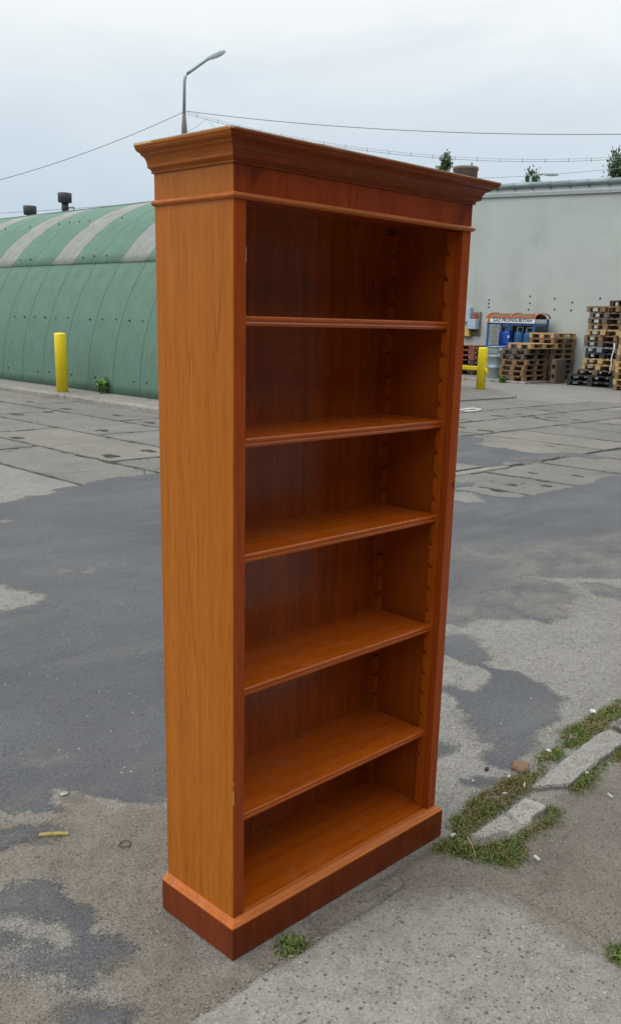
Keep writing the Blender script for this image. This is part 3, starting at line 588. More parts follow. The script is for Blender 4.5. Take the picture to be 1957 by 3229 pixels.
# ------------------------------------------------------------------ arched hut
HX, HZ, HR, HY0, SW, NC = 12.55, .08, 4.0, 11.99, .88, 18
hut = empty('arched_hut', (HX, HY0, HZ), 0, 'green corrugated arched hut with grey roof strips and two vents', 'hut')
hl = SW*NC
a = MB(); n = 40
for r0 in (HR-.05,):
    vs = []; 
    for i in range(n+1):
        t = math.pi*i/n; vs += [(-r0*math.cos(t), .0, r0*math.sin(t)), (-r0*math.cos(t), hl, r0*math.sin(t))]
    a.add(vs, [(2*i, 2*i+1, 2*i+3, 2*i+2) for i in range(n)])
a.build('hull', M['hull'], hut)
for y0, y1 in ((-.02, .1), (hl-.1, hl+.02)):
    MB().prism([(-(HR-.02)*math.cos(math.pi*i/n), (HR-.02)*math.sin(math.pi*i/n)) for i in range(n+1)], y0, y1, 1).build('end_wall', M['end'], hut)
def sheet(a0, a1, rad, nseg, lip):
    m_ = MB(); per = 6; nu = 11*per
    for j in range(nseg+1):
        t = R(a0+(a1-a0)*j/nseg)
        for i in range(nu+1):
            u = (SW-.006)*i/nu; r = rad+.018*math.cos(2*math.pi*i/per)+(.012 if i < 4 else 0)*0
            m_.v.append((-r*math.cos(t), u+.006, r*math.sin(t)))
    m_.f = [(j*(nu+1)+i, j*(nu+1)+i+1, (j+1)*(nu+1)+i+1, (j+1)*(nu+1)+i) for j in range(nseg) for i in range(nu)]
    # front lip so that the lower edge has a thickness
    o = len(m_.v); t = R(a0)
    m_.v += [(-(rad-lip+.018*math.cos(2*math.pi*i/per))*math.cos(t), (SW-.012)*i/nu+.006, (rad-lip+.018*math.cos(2*math.pi*i/per))*math.sin(t)) for i in range(nu+1)]
    m_.f += [(i, i+1, o+i+1, o+i) for i in range(nu)]
    m_.sm = [True]*(len(m_.f)-nu)+[False]*nu
    return m_.mesh('roofing_sheet')
low = sheet(-.6, 38.6, HR, 12, .01); upg = sheet(37.8, 79.6, HR+.024, 12, .008); upw = upg.copy(); ridge = sheet(78.8, 101, HR+.048, 6, .008)
low.materials.append(M['sheet_green']); upg.materials.append(M['sheet_green']); upw.materials.append(M['sheet_grey']); ridge.materials.append(M['sheet_green'])
ridgew = ridge.copy(); ridgew.materials.clear(); ridgew.materials.append(M['sheet_grey'])
for i in range(NC):
    y = SW*i; g = i % 3 == 2
    link('roofing_sheet', low, None, hut, (0, y, 0)); link('roofing_sheet', upw if g else upg, None, hut, (0, y, 0)); link('roofing_sheet', ridgew if g else ridge, None, hut, (0, y, 0))
bo = MB()
for ang, rr, st in ((19.9, HR+.02, .44), (59, HR+.05, .44), (40, HR+.05, .44), (4, HR+.02, .44)):
    for i in range(int(hl/st)):
        if (ang in (59, 40) and (i//2) % 3 == 2) or random.random() < .3: continue
        t = R(ang+random.uniform(-.25, .25)); y = .2+i*st+random.uniform(-.03, .03); c = Vector((-rr*math.cos(t), y, rr*math.sin(t)))
        bo.lathe([(.013, -.02), (.013, .014), (.006, .019)], 6, M=Matrix.Translation(c) @ Matrix.Rotation(-math.pi/2+t, 4, 'Y'))
o = bo.build('bolts', M['bolt'], hut); o['kind'] = 'stuff'
for y, zc in ((22.05, 4.43), (23.97, 4.22)):
    v = MB(); z0 = HR-.1; zc = zc-HZ
    v.lathe([(.092, z0), (.092, zc-.16), (.1, zc-.15), (.1, zc-.12), (.092, zc-.11), (.092, zc)], 20); vo = v.build('ventilator', M['vent'], hut, loc=(0, y-HY0, 0))
    c = MB(); c.lathe([(.1, zc), (.18, zc+.005), (.187, zc+.23), (.17, zc+.245), (.06, zc+.25)], 20); c.build('ventilator_cap', M['vent'], vo)
rl = MB(); rl.tube([(0, 0, HR), (0, 0, HR+.22)], .016, 6).tube([(0, 0, HR+.21), (0, .35, HR+.21)], .014, 6); rl.build('roof_rail', M['vent'], hut, loc=(0, 21.61-HY0, 0))

# ------------------------------------------------------------------ yellow bollards
def bollard(loc, h, label, r=.112):
    e = empty('bollard', loc, 0, label, 'bollard', 'yellow steel bollards')
    b = MB(); b.lathe([(r, -.03), (r, h-.03), (r*.96, h-.012), (r*.84, h), (r*.4, h+.008)], 28); b.build('post', M['yellow'], e); return e
bollard((7.95, 14.6, .078), 1.10, 'yellow steel bollard on the pavement in front of the green hut')
br = bollard((17.33, 11.48, .03), .98, 'yellow steel bollard with side rail near the pallets and drum')
b = MB(); b.bbox(-.045, .045, .08, 2.6, .44, .535, .01); b.build('rail', M['yellow'], br)
b = MB(); b.tube([(0, -.10, .47), (0, -.15, .46), (0, -.17, .42), (0, -.155, .38)], .04, 8); b.build('hook', M['yellow'], br)
br2 = bollard((17.33, 14.15, .03), .98, 'yellow bollard carrying the far end of the low rail'); 

# ------------------------------------------------------------------ pale building on the right
WX = 23.4; SLP = .034
bd = empty('building', (WX, 11.5, 0), 0, 'pale plastered flat-roofed building behind the pallets', 'building')
YA, YB = -22., 34.
def zz(y): return SLP*max(min(y, 8), -8)
def band(x0, x1, z0, z1, name, mt, step=7., split=False):
    ys = list(np.arange(YA, YB+.1, step)); m_ = MB()
    for y0, y1 in zip(ys, ys[1:]):
        a = zz(y0); b_ = zz(y1); za = z0 if z0 == -.05 else z0+a; zb = z0 if z0 == -.05 else z0+b_
        vs = [(x0, y0, za), (x1, y0, za), (x1, y0, z1+a), (x0, y0, z1+a), (x0, y1, zb), (x1, y1, zb), (x1, y1, z1+b_), (x0, y1, z1+b_)]
        fs = [(0, 4, 7, 3), (3, 7, 6, 2), (1, 2, 6, 5), (0, 1, 5, 4)]
        if y0 == ys[0]: fs.append((0, 3, 2, 1))
        if y1 == ys[-1]: fs.append((4, 5, 6, 7))
        o = len(m_.v); m_.add(vs, fs)
    return m_.build(name, mt, bd)
band(0, 10, -.05, 5.14, 'wall', M['wall']); band(-.06, -.002, 5.125, 5.215, 'wall_trim', M['trim']); band(.02, .3, 5.1405, 5.36, 'fascia', M['white'])
rf = band(.08, 10.1, 5.365, 5.5, 'roof', M['roof'])
for y in np.arange(-10.0, 20.0, 2.45):
    g = MB(); pts = [(-.04, 0, 5.42+zz(y)), (-.04, 2.44, 5.42+zz(y+2.44))]; g.tube(pts, .082, 14); go = g.build('gutter', M['zinc'], rf, loc=(0, y, 0))
for y in np.arange(-10, 20, .613):
    g = MB(); z = 5.42+zz(y); g.tube([(-.04, -.02, z), (-.04, .02, z)], .09, 12).box(-.05, .09, -.015, .015, z-.12, z-.07); g.build('gutter_bracket', M['zinc'], rf, loc=(0, y, 0))
pl_ = MB()
for y, z in [(15.62, 2.28), (15.63, 2.17), (15.62, 2.06), (14.16, 2.39), (14.15, 2.19), (14.18, 2.01), (13.32, 2.33), (13.29, 2.02), (12.73, 2.22), (12.74, 2.0), (11.86, 2.34), (11.85, 2.1), (10.6, 2.3), (10.6, 2.05), (16.9, 2.3), (16.9, 2.1)]:
    pl_.lathe([(.032, -.012), (.028, .006), (.012, .01)], 8, M=Matrix.Translation((-.001, y-11.5, z)) @ Matrix.Rotation(-math.pi/2, 4, 'Y'))
o = pl_.build('wall_plugs', M['bolt'], bd); o['kind'] = 'stuff'
ch = MB(); ch.lathe([(.40, 5.3), (.40, 6.40), (.425, 6.41), (.425, 6.50), (.3, 6.52)], 24); ch.tube([(.18, -.1, 6.5), (.18, -.1, 6.66)], .03, 6)
co = ch.build('chimney', M['brick'], loc=(24.9, 17.95, 0)); tag(co, 'round brownish chimney rising behind the pale building roof', 'chimney')

# far kerb and low platform in front of the wall
MB().prism([(20.75, 13.2), (20.55, 15.5), (20.3, 22.), (23.38, 22.), (23.38, 12.2), (20.8, 12.3)], -.05, .045, 2).build('pavement_platform', M['pave'], kind='structure')
kb2 = empty('kerb'); kb2['kind'] = 'structure'
for i in range(6):
    p = Vector((20.72-.03*i, 12.3+1.0*i, -.01+.0)); link('kerb_stone', kbm[(i+1) % 4], None, kb2, (p.x-.14, p.y, -.025))

# ------------------------------------------------------------------ lamps and cables
def lamp(name, base, pole, head_dir, label, arm_pts):
    e = empty(name, base, 0, label, 'street lamp'); return e
lp = empty('street_lamp', (17.15, 22.8, 0), 0, 'grey street lamp with bent arm rising behind the bookcase cornice', 'street lamp')
MB().tube([(0, 0, 0), (0, 0, 6.95), (0, 0, 7.05), (0, 0, 7.45)], [.115, .085, .085, .052], 12).build('pole_base', M['concpole'], lp)
b = [(0, 0, 7.4), (.02, -.01, 8.35), (.04, -.03, 8.47), (.09, -.08, 8.57), (.17, -.14, 8.64), (.54, -.43, 8.97), (.60, -.48, 9.0)]
MB().tube(b, [.05, .045, .045, .045, .044, .04, .04], 10).build('arm', M['steel'], lp)
def lamp_head(parent, p, d, L=.58, k=1.0):
    d = Vector(d).normalized(); up_ = Vector((0, 0, 1)); sd_ = d.cross(up_).normalized(); up_ = sd_.cross(d)
    Mx = Matrix((d, sd_, up_)).transposed().to_4x4(); Mx.translation = Vector(p)
    h = MB(); g = MB(); n = 14; rows = [(0, .04, .05, .03), (.06, .055, .06, .04), (.12, .08, .07, .07), (.3*k, .12, .075, .085), (.45*k, .125, .07, .08), (.55*k, .09, .055, .05), (.6*k, .03, .02, .02)]
    for q, (mb, sgn) in enumerate(((h, 1), (g, -1))):
        vs = []
        for x, wd, hu, hd in rows:
            for i in range(n+1):
                t = math.pi*i/n; vs.append(Mx @ Vector((x, wd*math.cos(t), (hu if sgn > 0 else -hd*.8)*math.sin(t))))
        mb.add(vs, [(j*(n+1)+i, j*(n+1)+i+1, (j+1)*(n+1)+i+1, (j+1)*(n+1)+i) for j in range(len(rows)-1) for i in range(n)], True)
    ho = h.build('lamp_head', M['steel'], parent); g.build('lamp_glass', M['lens'], ho)
lamp_head(lp, (.55, -.44, 8.98), (.62, -.50, .36))
lr = empty('street_lamp', (36.5, 22.95, 0), 0, 'distant street lamp with short arm above the pale building gutter', 'street lamp')
MB().tube([(0, 0, 0), (0, 0, 8.0)], [.1, .06], 10).build('pole', M['steel'], lr)
MB().tube([(0, 0, 7.95), (.1, -.16, 8.07), (.3, -.46, 8.09)], .04, 8).build('arm', M['steel'], lr); lamp_head(lr, (.28, -.44, 8.08), (.5, -.85, -.03), k=1.15)
def cable(name, a, b, sag, rad, label, n=24, clips=0, twin=0.):
    a = Vector(a); b = Vector(b); f = lambda t: a.lerp(b, t)-Vector((0, 0, sag*4*t*(1-t)))
    m_ = MB(); m_.tube([f(i/n) for i in range(n+1)], rad, 5)
    o = m_.build(name, M['wire']); tag(o, label, 'cable', 'overhead cables')
    if twin:
        m2 = MB(); m2.tube([f(i/n)+Vector((0, 0, twin)) for i in range(n+1)], rad*.7, 5); m2.build('carrier_wire', M['wire'], o)
        for i in range(clips):
            t = (i+.5)/clips; p = f(t); c = MB(); c.tube([p-Vector((0, 0, .03)), p+Vector((0, 0, twin+.03))], rad*1.2, 5); c.build('clip', M['wire'], o)
    return o
cable('overhead_cable', (17.16, 22.78, 7.52), (11.0, 27.6, 4.75), .25, .009, 'cable dropping to the left from the tall street lamp')
cable('overhead_cable', (17.2, 22.74, 7.53), (21.9, 9.9, 6.2), .22, .010, 'thick cable running right from the tall street lamp across the sky')
cable('overhead_cable', (17.2, 22.74, 7.45), (25.6, 11.2, 6.33), .62, .006, 'twin cable with clips passing behind the chimney', 40, 22, .06)
cable('overhead_cable', (34.3, 24.6, 7.80), (33.5, 14.5, 7.52), .12, .008, 'thin cable running to the tree tops above the gutter')
cable('overhead_cable', (13.1, 27.4, 4.5), (15.6, 19.3, 4.72), .03, .007, 'thin wire low over the ridge of the green hut')
m_ = MB(); m_.tube([(17.2, 22.74, 6.95), (17.4, 22.5, 7.1), (17.6, 22.3, 7.33), (17.8, 22.1, 7.05), (18.1, 21.8, 6.8), (18.6, 21.3, 6.9)], .005, 5); tag(m_.build('slack_cable', M['wire']), 'slack loop of thin cable hanging by the tall lamp pole', 'cable', 'overhead cables')

# ------------------------------------------------------------------ added unseen building, put in to keep low sky off the shelves
blocker = empty('warehouse', (0, -8.2, 0), 0, 'long plain grey warehouse standing opposite the bookcase front', 'building')
M['wh'] = plain('warehouse_plaster', S(118, 114, 108), .9, .1, 1.5); M['door'] = plain('warehouse_door', S(70, 74, 78), .6, .1)
MB().box(-30, 34, -9, 0, -.05, 6.2).build('wall', M['wh'], blocker); MB().box(-30.4, 34.4, -9.4, .4, 6.203, 6.4).build('roof', M['roof'], blocker)
for x in (-14, -4, 6, 16): MB().bbox(x, x+3.4, .003, .08, 0, 3.6, .01).build('door', M['door'], blocker)

# ------------------------------------------------------------------ pallets
PC = {}
def piece(kind, tone, dims):
    key = (kind, tone, dims)
    if key not in PC:
        x, y, z = dims; m_ = MB(); m_.bbox(-x/2, x/2, -y/2, y/2, 0, z, .004); me = m_.mesh(kind); me.materials.append(M[tone]); PC[key] = me
    return PC[key]
def pallet(loc, rz, tone, label, L=1.2, Wd=.8, tone2=None, group='stacked wooden pallets', rot=None):
    e = empty('pallet', loc, rz, label, 'pallet', group)
    if rot is not None: e.rotation_euler = rot
    t2 = tone2 or tone
    for y in (-Wd/2+.05, 0, Wd/2-.05): link('bottom_board', piece('bottom_board', t2, (L, .1 if y else .145, .022)), None, e, (0, y, 0))
    for x in (-L/2+.0725, 0, L/2-.0725):
        for y in (-Wd/2+.05, 0, Wd/2-.05): link('block', piece('block', tone, (.145, .1 if y else .145, .078)), None, e, (x, y, .0225))
        link('cross_board', piece('cross_board', tone, (.145, Wd, .022)), None, e, (x, 0, .101))
    ws = [.145, .1, .145, .1, .145]; y = -Wd/2; gap = (Wd-sum(ws))/4
    for w_ in ws: link('deck_board', piece('deck_board', t2, (L, w_, .021)), None, e, (0, y+w_/2, .1235)); y += w_+gap
    return e
ORD = ['lowest', 'second', 'third', 'fourth', 'fifth', 'sixth', 'seventh', 'eighth', 'ninth', 'tenth', 'eleventh', 'twelfth', 'thirteenth', 'fourteenth', 'fifteenth']
def stack(cx, cy, z, tones, where, rz=0., jit=.02, L=1.2, Wd=.8, h=.1455):
    for i, t in enumerate(tones):
        n = ORD[i] if i < len(tones)-1 else 'topmost'
        nm = {'p_new': 'fresh', 'p_mid': 'weathered', 'p_old': 'grey', 'p_dark': 'dark', 'p_red': 'red-brown', 'p_black': 'black', 'p_blue': 'blue-grey'}[t]
        pallet((cx+random.uniform(-jit, jit), cy+random.uniform(-jit, jit), z), rz+random.uniform(-jit, jit)*1.6, t, f'{nm} pallet, {n} in the stack {where}', L, Wd)
        z += h
    return z
# the stack beside the drum (corner towards the camera)
za = stack(21.5, 12.97, .045, ['p_mid', 'p_mid', 'p_mid', 'p_mid', 'p_old', 'p_old'], 'right beside the steel drum', 0, .03)
pallet((21.62, 12.80, za+.006), R(-7), 'p_new', 'pale fresh pallet lying askew on the stack beside the steel drum')
stack(22.72, 12.86, .045, ['p_dark', 'p_old', 'p_old', 'p_old', 'p_mid', 'p_old', 'p_mid', 'p_mid', 'p_new'], 'between gas cage and bare wall', 0, .012)
# pallet leaning upright with its deck boards towards us
pallet((21.88, 12.17, .33), 0, 'p_old', 'grey pallet stood upright on edge before the low stacks', .66, .64, rot=(Matrix.Rotation(R(6), 3, 'Z') @ Matrix(((0, -1, 0), (0, 0, -1), (1, 0, 0)))).to_euler())
# tall stack at right
zc = stack(22.2, 10.92, 0, ['p_black', 'p_black'], 'at the foot of the tallest pile', 0, .01, 1.3, 1.36, .15)
UP = ['lowest', 'second', 'third', 'fourth', 'fifth', 'sixth', 'seventh', 'eighth', 'ninth', 'tenth', 'eleventh', 'twelfth']
tones = ['p_old', 'p_new', 'p_new', 'p_black', 'p_blue', 'p_old', 'p_mid', 'p_new', 'p_mid', 'p_old', 'p_old', 'p_mid']
for i, t in enumerate(tones):
    nm = {'p_new': 'pale', 'p_mid': 'weathered', 'p_old': 'grey', 'p_black': 'black', 'p_blue': 'blue-grey'}[t]
    pallet((22.2+random.uniform(-.03, .03), (10.86 if i == 0 else 10.74)+random.uniform(-.06, .06)-max(0, i-6)*.012, zc), random.uniform(-.06, .06), t, f'{nm} pallet, {UP[i]} above the black pair in the tallest pile', 1.2, 1.2 if i == 0 else .96, rot=(R(random.uniform(-1.2, .2)) if i > 3 else 0, 0, random.uniform(-.06, .06))); zc += .149 if i != 3 else .152
pallet((22.25, 10.20, zc+.015), 0, 'p_dark', 'dark pallet teetering on top of the tallest pile', 1.2, .9, rot=(R(-3), 0, R(4)))
stack(21.5, 9.5, 0, ['p_mid', 'p_new', 'p_mid', 'p_new', 'p_new', 'p_mid', 'p_new', 'p_new', 'p_mid', 'p_new', 'p_mid'], 'at the right edge of the yard view', 0, .02)
m_ = MB(); pts = [(21.56, 10.33, 1.15), (21.55, 10.30, 1.02), (21.56, 10.34, .9), (21.55, 10.36, .75), (21.54, 10.33, .6), (21.53, 10.36, .5), (21.52, 10.34, .42)]; m_.tube(pts, .018, 6); tag(m_.build('strap', M['paper']), 'white strap hanging down the side of the tallest pallet pile', 'strap')
stack(22.35, 15.62, .045, ['p_dark', 'p_dark', 'p_dark', 'p_red', 'p_red', 'p_red'], 'left of the gas cage under the meter boxes', R(90), .015)

# ------------------------------------------------------------------ steel drum, leaning board
dr = empty('steel_drum', (21.78, 14.12, .045), 0, 'galvanised steel drum standing behind the yellow bollard', 'drum')
pr = [(.282, 0), (.287, .012), (.282, .03), (.282, .06)]
for z in (.29, .60): pr += [(.282, z-.035), (.296, z-.012), (.296, z+.012), (.282, z+.035)]
for z in (.70, .735, .77): pr += [(.282, z-.012), (.287, z), (.282, z+.012)]
pr += [(.282, .86), (.290, .868), (.290, .885), (.275, .888), (.27, .872), (.03, .870)]
MB().lathe(pr, 40).build('shell', M['drum'], dr)
def on_drum(a0, a1, z0, z1, name, mt):
    n = 6; m_ = MB(); r = .2885
    vs = [(r*math.cos(R(a0+(a1-a0)*i/n)), r*math.sin(R(a0+(a1-a0)*i/n)), z) for i in range(n+1) for z in (z0, z1)]
    m_.add(vs, [(2*i, 2*i+2, 2*i+3, 2*i+1) for i in range(n)]); m_.build(name, mt, dr)
on_drum(232, 262, .785, .85, 'paper_label', M['paper']); on_drum(226, 240, .64, .68, 'paper_label', M['paper'])
m_ = MB(); m_.bbox(-.02, .02, -.11, .11, 0, .62, .004, Matrix.Translation((21.42, 13.62, .045)) @ Matrix.Rotation(R(12), 4, 'X') @ Matrix.Rotation(R(15), 4, 'Z')); tag(m_.build('board', M['p_dark']), 'dark brown board leaning between drum and pallets', 'board')

# ------------------------------------------------------------------ gas cylinder cage
CX, CY = 22.45, 14.15
cg = empty('gas_cage', (CX, CY, .045), 0, 'blue gas bottle cage with white sign and rusty arched roof', 'cage')
hw, dp = .83, .76
def bar(x0, x1, y0, y1, z0, z1, name='rail', mt='blue', par=cg): return MB().bbox(x0, x1, y0, y1, z0, z1, .004).build(name, M[mt], par)
for y in (-hw, -.03+.06, hw-.06):
    for x in ((0, .05), (dp-.05, dp)): bar(x[0], x[1], y, y+.06, 0, 1.69, 'post')
for z in (.06, .84, 1.50):
    bar(.004, .046, -hw+.06, hw-.06, z, z+.055); bar(dp-.046, dp-.004, -hw+.06, hw-.06, z, z+.055)
    for y in (-hw+.004, hw-.056): bar(.052, dp-.052, y, y+.052, z, z+.055)
bar(.055, dp-.055, -hw+.065, hw-.065, .842, .872, 'shelf', 'blue'); bar(.055, dp-.055, -hw+.065, hw-.065, .062, .09, 'shelf', 'blue')
bar(.012, .03, -hw+.065, hw-.065, .12, .835, 'lower_panel', 'inside')  # darkened panel: shade behind the pallet gaps put into its colour
bar(dp-.052, dp-.05, -hw+.065, hw-.065, .12, 1.49, 'back_panel', 'inside')
bar(.055, dp-.055, -hw+.012, -hw+.018, .12, 1.49, 'side_panel', 'inside')
def wiremesh(p0, du, dv, lu, lv, st, name, mt='meshw', r=.0035):
    m_ = MB(); p0 = Vector(p0); du = Vector(du); dv = Vector(dv)
    for i in range(int(lu/st)+1): a = p0+du*i*st; m_.tube([a, a+dv*lv], r, 4, False)
    for i in range(int(lv/st)+1): a = p0+dv*i*st; m_.tube([a, a+du*lu], r, 4, False)
    o = m_.build(name, M[mt], cg); o['kind'] = 'stuff'
wiremesh((.02, hw-.07, .9), (0, -1, 0), (0, 0, 1), .36, .59, .03, 'wire_mesh', r=.0055)
wiremesh((.06, -hw+.03, .9), (1, 0, 0), (0, 0, 1), .64, .59, .05, 'wire_mesh', 'inside'); wiremesh((.06, hw-.03, .9), (1, 0, 0), (0, 0, 1), .64, .59, .05, 'wire_mesh', 'inside')
sg = bar(-.03, -.004, -hw-.005, hw+.005, 1.555, 1.695, 'sign', 'sign')
cu = bpy.data.curves.new('sign_text', 'FONT'); cu.body = 'GAZ PROPAN-BUTAN'; cu.size = .132; cu.align_x = 'CENTER'; cu.align_y = 'CENTER'; cu.extrude = .002; cu.offset = .0025; cu.space_character = 1.06
to = bpy.data.objects.new('sign_text', cu); COL.objects.link(to); dg = bpy.context.evaluated_depsgraph_get(); tm = bpy.data.meshes.new_from_object(to.evaluated_get(dg)); bpy.data.objects.remove(to)
tm.transform(Matrix.Translation((-.033, -.07, 1.628)) @ Matrix(((0, 0, -1, 0), (-1, 0, 0, 0), (0, 1, 0, 0), (0, 0, 0, 1))))
tm.materials.clear(); link('lettering', tm, M['ink'], sg)
MB().box(-.0345, -.0305, hw-.135, hw-.01, 1.56, 1.69).build('warning_plate', M['warn'], sg)
m_ = MB(); m_.prism([(hw-.125, 1.57), (hw-.02, 1.57), (hw-.072, 1.68)], -.037, -.0348, 0); m_.build('warning_triangle', M['black'], sg)
m_ = MB(); m_.prism([(hw-.108, 1.58), (hw-.037, 1.58), (hw-.072, 1.655)], -.0395, -.0373, 0); m_.build('warning_field', M['warn'], sg)
m_ = MB(); m_.prism([(hw-.08, 1.586), (hw-.064, 1.586), (hw-.066, 1.63), (hw-.072, 1.645), (hw-.078, 1.63)], -.042, -.0397, 0); m_.build('warning_flame', M['black'], sg)
arch = [(.38-.42*math.cos(t), 1.705+.14*math.sin(t)) for t in np.linspace(0, math.pi, 13)]
def archband(y0, y1, off, th, name, mt):
    o_ = [(.38+(x-.38)*(1+off/.42), z+off) for x, z in arch]; i_ = [(.38+(x-.38)*(1+(off-th)/.42), z+off-th) for x, z in arch]
    m_ = MB(); n = len(arch); vs = [(x, y, z) for y in (y0, y1) for x, z in o_]+[(x, y, z) for y in (y0, y1) for x, z in i_]
    m_.add(vs, [(i, i+1, n+i+1, n+i) for i in range(n-1)]+[(2*n+i, 2*n+i+1, 3*n+i+1, 3*n+i) for i in range(n-1)]+[(i, i+1, 2*n+i+1, 2*n+i) for i in range(n-1)]+[(n+i, n+i+1, 3*n+i+1, 3*n+i) for i in range(n-1)]+[(0, n, 3*n, 2*n), (n-1, 2*n-1, 4*n-1, 3*n-1)])
    return m_.build(name, M[mt], cg)
archband(-hw+.10, hw-.02, -.012, .012, 'roof_sheet', 'tarp')
for y in (-hw-.02, -.03, hw-.03): archband(y, y+.045, .012, .022, 'roof_rib', 'orange')
bar(-.055, -.032, -hw-.02, hw+.03, 1.70, 1.735, 'roof_edge', 'orange')
MB().bbox(-.03, -.012, .0, .05, 1.12, 1.2, .003).build('padlock_plate', M['collar'], cg)
def gas(x, y, z, mt, label, k=1.0):
    e = empty('gas_cylinder', (x, y, z), random.uniform(0, 1), label, 'gas cylinder', 'gas cylinders in the cage')
    r = .15; MB().lathe([(.13, 0), (.135, .03), (.12, .04), (.145, .06), (r, .1), (r, .36*k), (.14, .41*k), (.115, .445*k), (.07, .465*k), (.03, .47*k)], 24).build('body', M[mt], e)
    c = MB()
    for a_ in (0, 180): c.bbox(-.06, .06, .075, .087, .42*k, .58*k, .002, Matrix.Rotation(R(a_), 4, 'Z'))
    c.tube([(.085*math.cos(t), .085*math.sin(t), .575*k) for t in np.linspace(0, 2*math.pi, 17)], .02, 6, False); c.build('collar', M['collar'], e)
    MB().lathe([(.016, .46*k), (.016, .51*k), (.024, .51*k), (.024, .53*k)], 10).build('valve', M['drum'], e)
zc_ = .045+.873
gas(CX+.30, CY+.40, zc_, 'gas', 'leftmost blue gas cylinder in the cage, half behind the next'); gas(CX+.22, CY+.19, zc_, 'gas', 'big bright blue gas cylinder left of the cage door post', 1.04)
gas(CX+.25, CY-.18, zc_, 'gas2', 'dull blue gas cylinder just right of the cage door post'); gas(CX+.25, CY-.50, zc_, 'gas2', 'teal-blue gas cylinder in the middle of the right bay', .97); gas(CX+.42, CY-.60, zc_, 'gas', 'blue gas cylinder at the right end of the cage', 1.0)

# ------------------------------------------------------------------ meter boxes on the wall
def wallbox(y0, y1, z0, z1, d, mt, name, label):
    e = empty(name, (WX, (y0+y1)/2, z0), 0, label, 'meter box'); h = (y1-y0)/2
    MB().bbox(-d, -.003, -h, h, 0, z1-z0, .006).build('housing', M[mt], e); MB().bbox(-d-.008, -d-.0005, -h+.015, h-.015, .015, z1-z0-.015, .003).build('cover', M[mt], e)
wallbox(16.22, 16.50, 1.60, 2.05, .13, 'boxblue', 'meter_box', 'tall pale grey-blue meter box on the wall beside the bookcase')
wallbox(15.90, 16.23, 1.385, 1.69, .24, 'boxblue', 'meter_box', 'squat pale grey-blue meter box, lower right of the tall one')
wallbox(16.18, 16.50, 1.16, 1.42, .16, 'boxyel', 'meter_box', 'yellow gas box below the grey-blue meter boxes')
e = empty('conduit_board', (WX, 16.02, 1.2), 0, 'brownish cable board with red labels behind the meter boxes', 'board')
for i in range(4): MB().bbox(-.07, -.003, -.15+.08*i, -.085+.08*i, 0, .72-.03*(i % 2), .01).build('conduit', M['conduit'], e)
for i in (0, 1): MB().box(-.078, -.0705, -.06+.1*i, -.02+.1*i, .5, .66).build('red_label', M['boxred'], e)

# ------------------------------------------------------------------ plants
def leafmat(name, a, b, c):
    mt, nt, bs = newmat(name); r = node(nt, 'Attribute', None, attribute_name='tone').outputs['Fac']
    setp(nt, bs, Base_Color=ramp(nt, r, [(0, a), (.5, b), (1, c)]), Roughness=.65, Specular_IOR_Level=.25)
    return mt
M['grass'] = leafmat('weed_green', S(64, 74, 38), S(92, 108, 50), S(124, 140, 74)); M['grassdry'] = leafmat('weed_dry', S(104, 88, 60), S(136, 116, 80), S(100, 106, 56))
M['leaf'] = leafmat('tree_leaf', S(58, 76, 50), S(84, 106, 68), S(116, 138, 96)); M['bark'] = plain('bark', S(82, 70, 58), .9, .2, 10, bmp=.5)
M['weedleaf'] = leafmat('weed_leaf', S(62, 98, 40), S(96, 136, 60), S(130, 164, 80))
def blades(name, roots, mt, h, wd, parent=None, lean=.9, kind=None):     # roots: list of (x, y, z, scale)
    n = len(roots); rt_ = np.array(roots); az = RNG.random(n)*2*np.pi; ln = RNG.random(n)*lean+.15; hh = h*(.5+RNG.random(n))*rt_[:, 3]; ww = wd*(.6+.8*RNG.random(n))*rt_[:, 3]
    dx, dy = np.cos(az), np.sin(az); sx, sy = -dy, dx; vs = []; 
    for t, wk in ((0, .7), (.5, 1.), (1., .08)):
        out = hh*np.sin(ln)*t**1.4; zz_ = rt_[:, 2]+hh*np.cos(ln*t)*t
        for s_ in (-.5, .5): vs.append(np.stack([rt_[:, 0]+dx*out+sx*ww*wk*s_, rt_[:, 1]+dy*out+sy*ww*wk*s_, zz_], -1))
    V = np.stack(vs, 1).reshape(-1, 3); b = np.arange(n)[:, None]*6
    F = np.concatenate([b+np.array([[0, 1, 3, 2]]), b+np.array([[2, 3, 5, 4]])])
    me = bpy.data.meshes.new(name); me.from_pydata(V.tolist(), [], F.tolist())
    at = me.attributes.new('tone', 'FLOAT', 'POINT'); at.data.foreach_set('value', np.repeat(RNG.random(n), 6).astype(np.float32))
    return link(name, me, mt, parent, kind=kind)
def ztop(x, y):
    i = np.clip(np.searchsorted(gx, x)-1, 0, nx_g-2); j = np.clip(np.searchsorted(gy, y)-1, 0, ny_g-2); return Zh[i, j]
nx_g, ny_g = X.shape
GA = [(.74, -.05), (.84, -.03), (.889, .019), (.998, .03), (1.07, .05), (1.23, .045), (1.3, .05), (1.42, .02), (1.479, .045), (1.538, .08), (1.664, .06), (1.76, .127), (1.943, .12), (2.3, .12), (2.3, .03), (2.0, -.01), (1.89, 0), (1.697, -.0), (1.54, -.01), (1.30, -.05), (1.22, -.07), (1.0, -.076), (.884, -.09), (.87, -.12), (.90, -.185), (1.0, -.195), (1.18, -.17), (1.25, -.15), (1.26, -.2), (1.166, -.238), (1.036, -.25), (.957, -.241), (.907, -.297), (.812, -.292), (.766, -.2), (.74, -.125), (.715, -.077)]
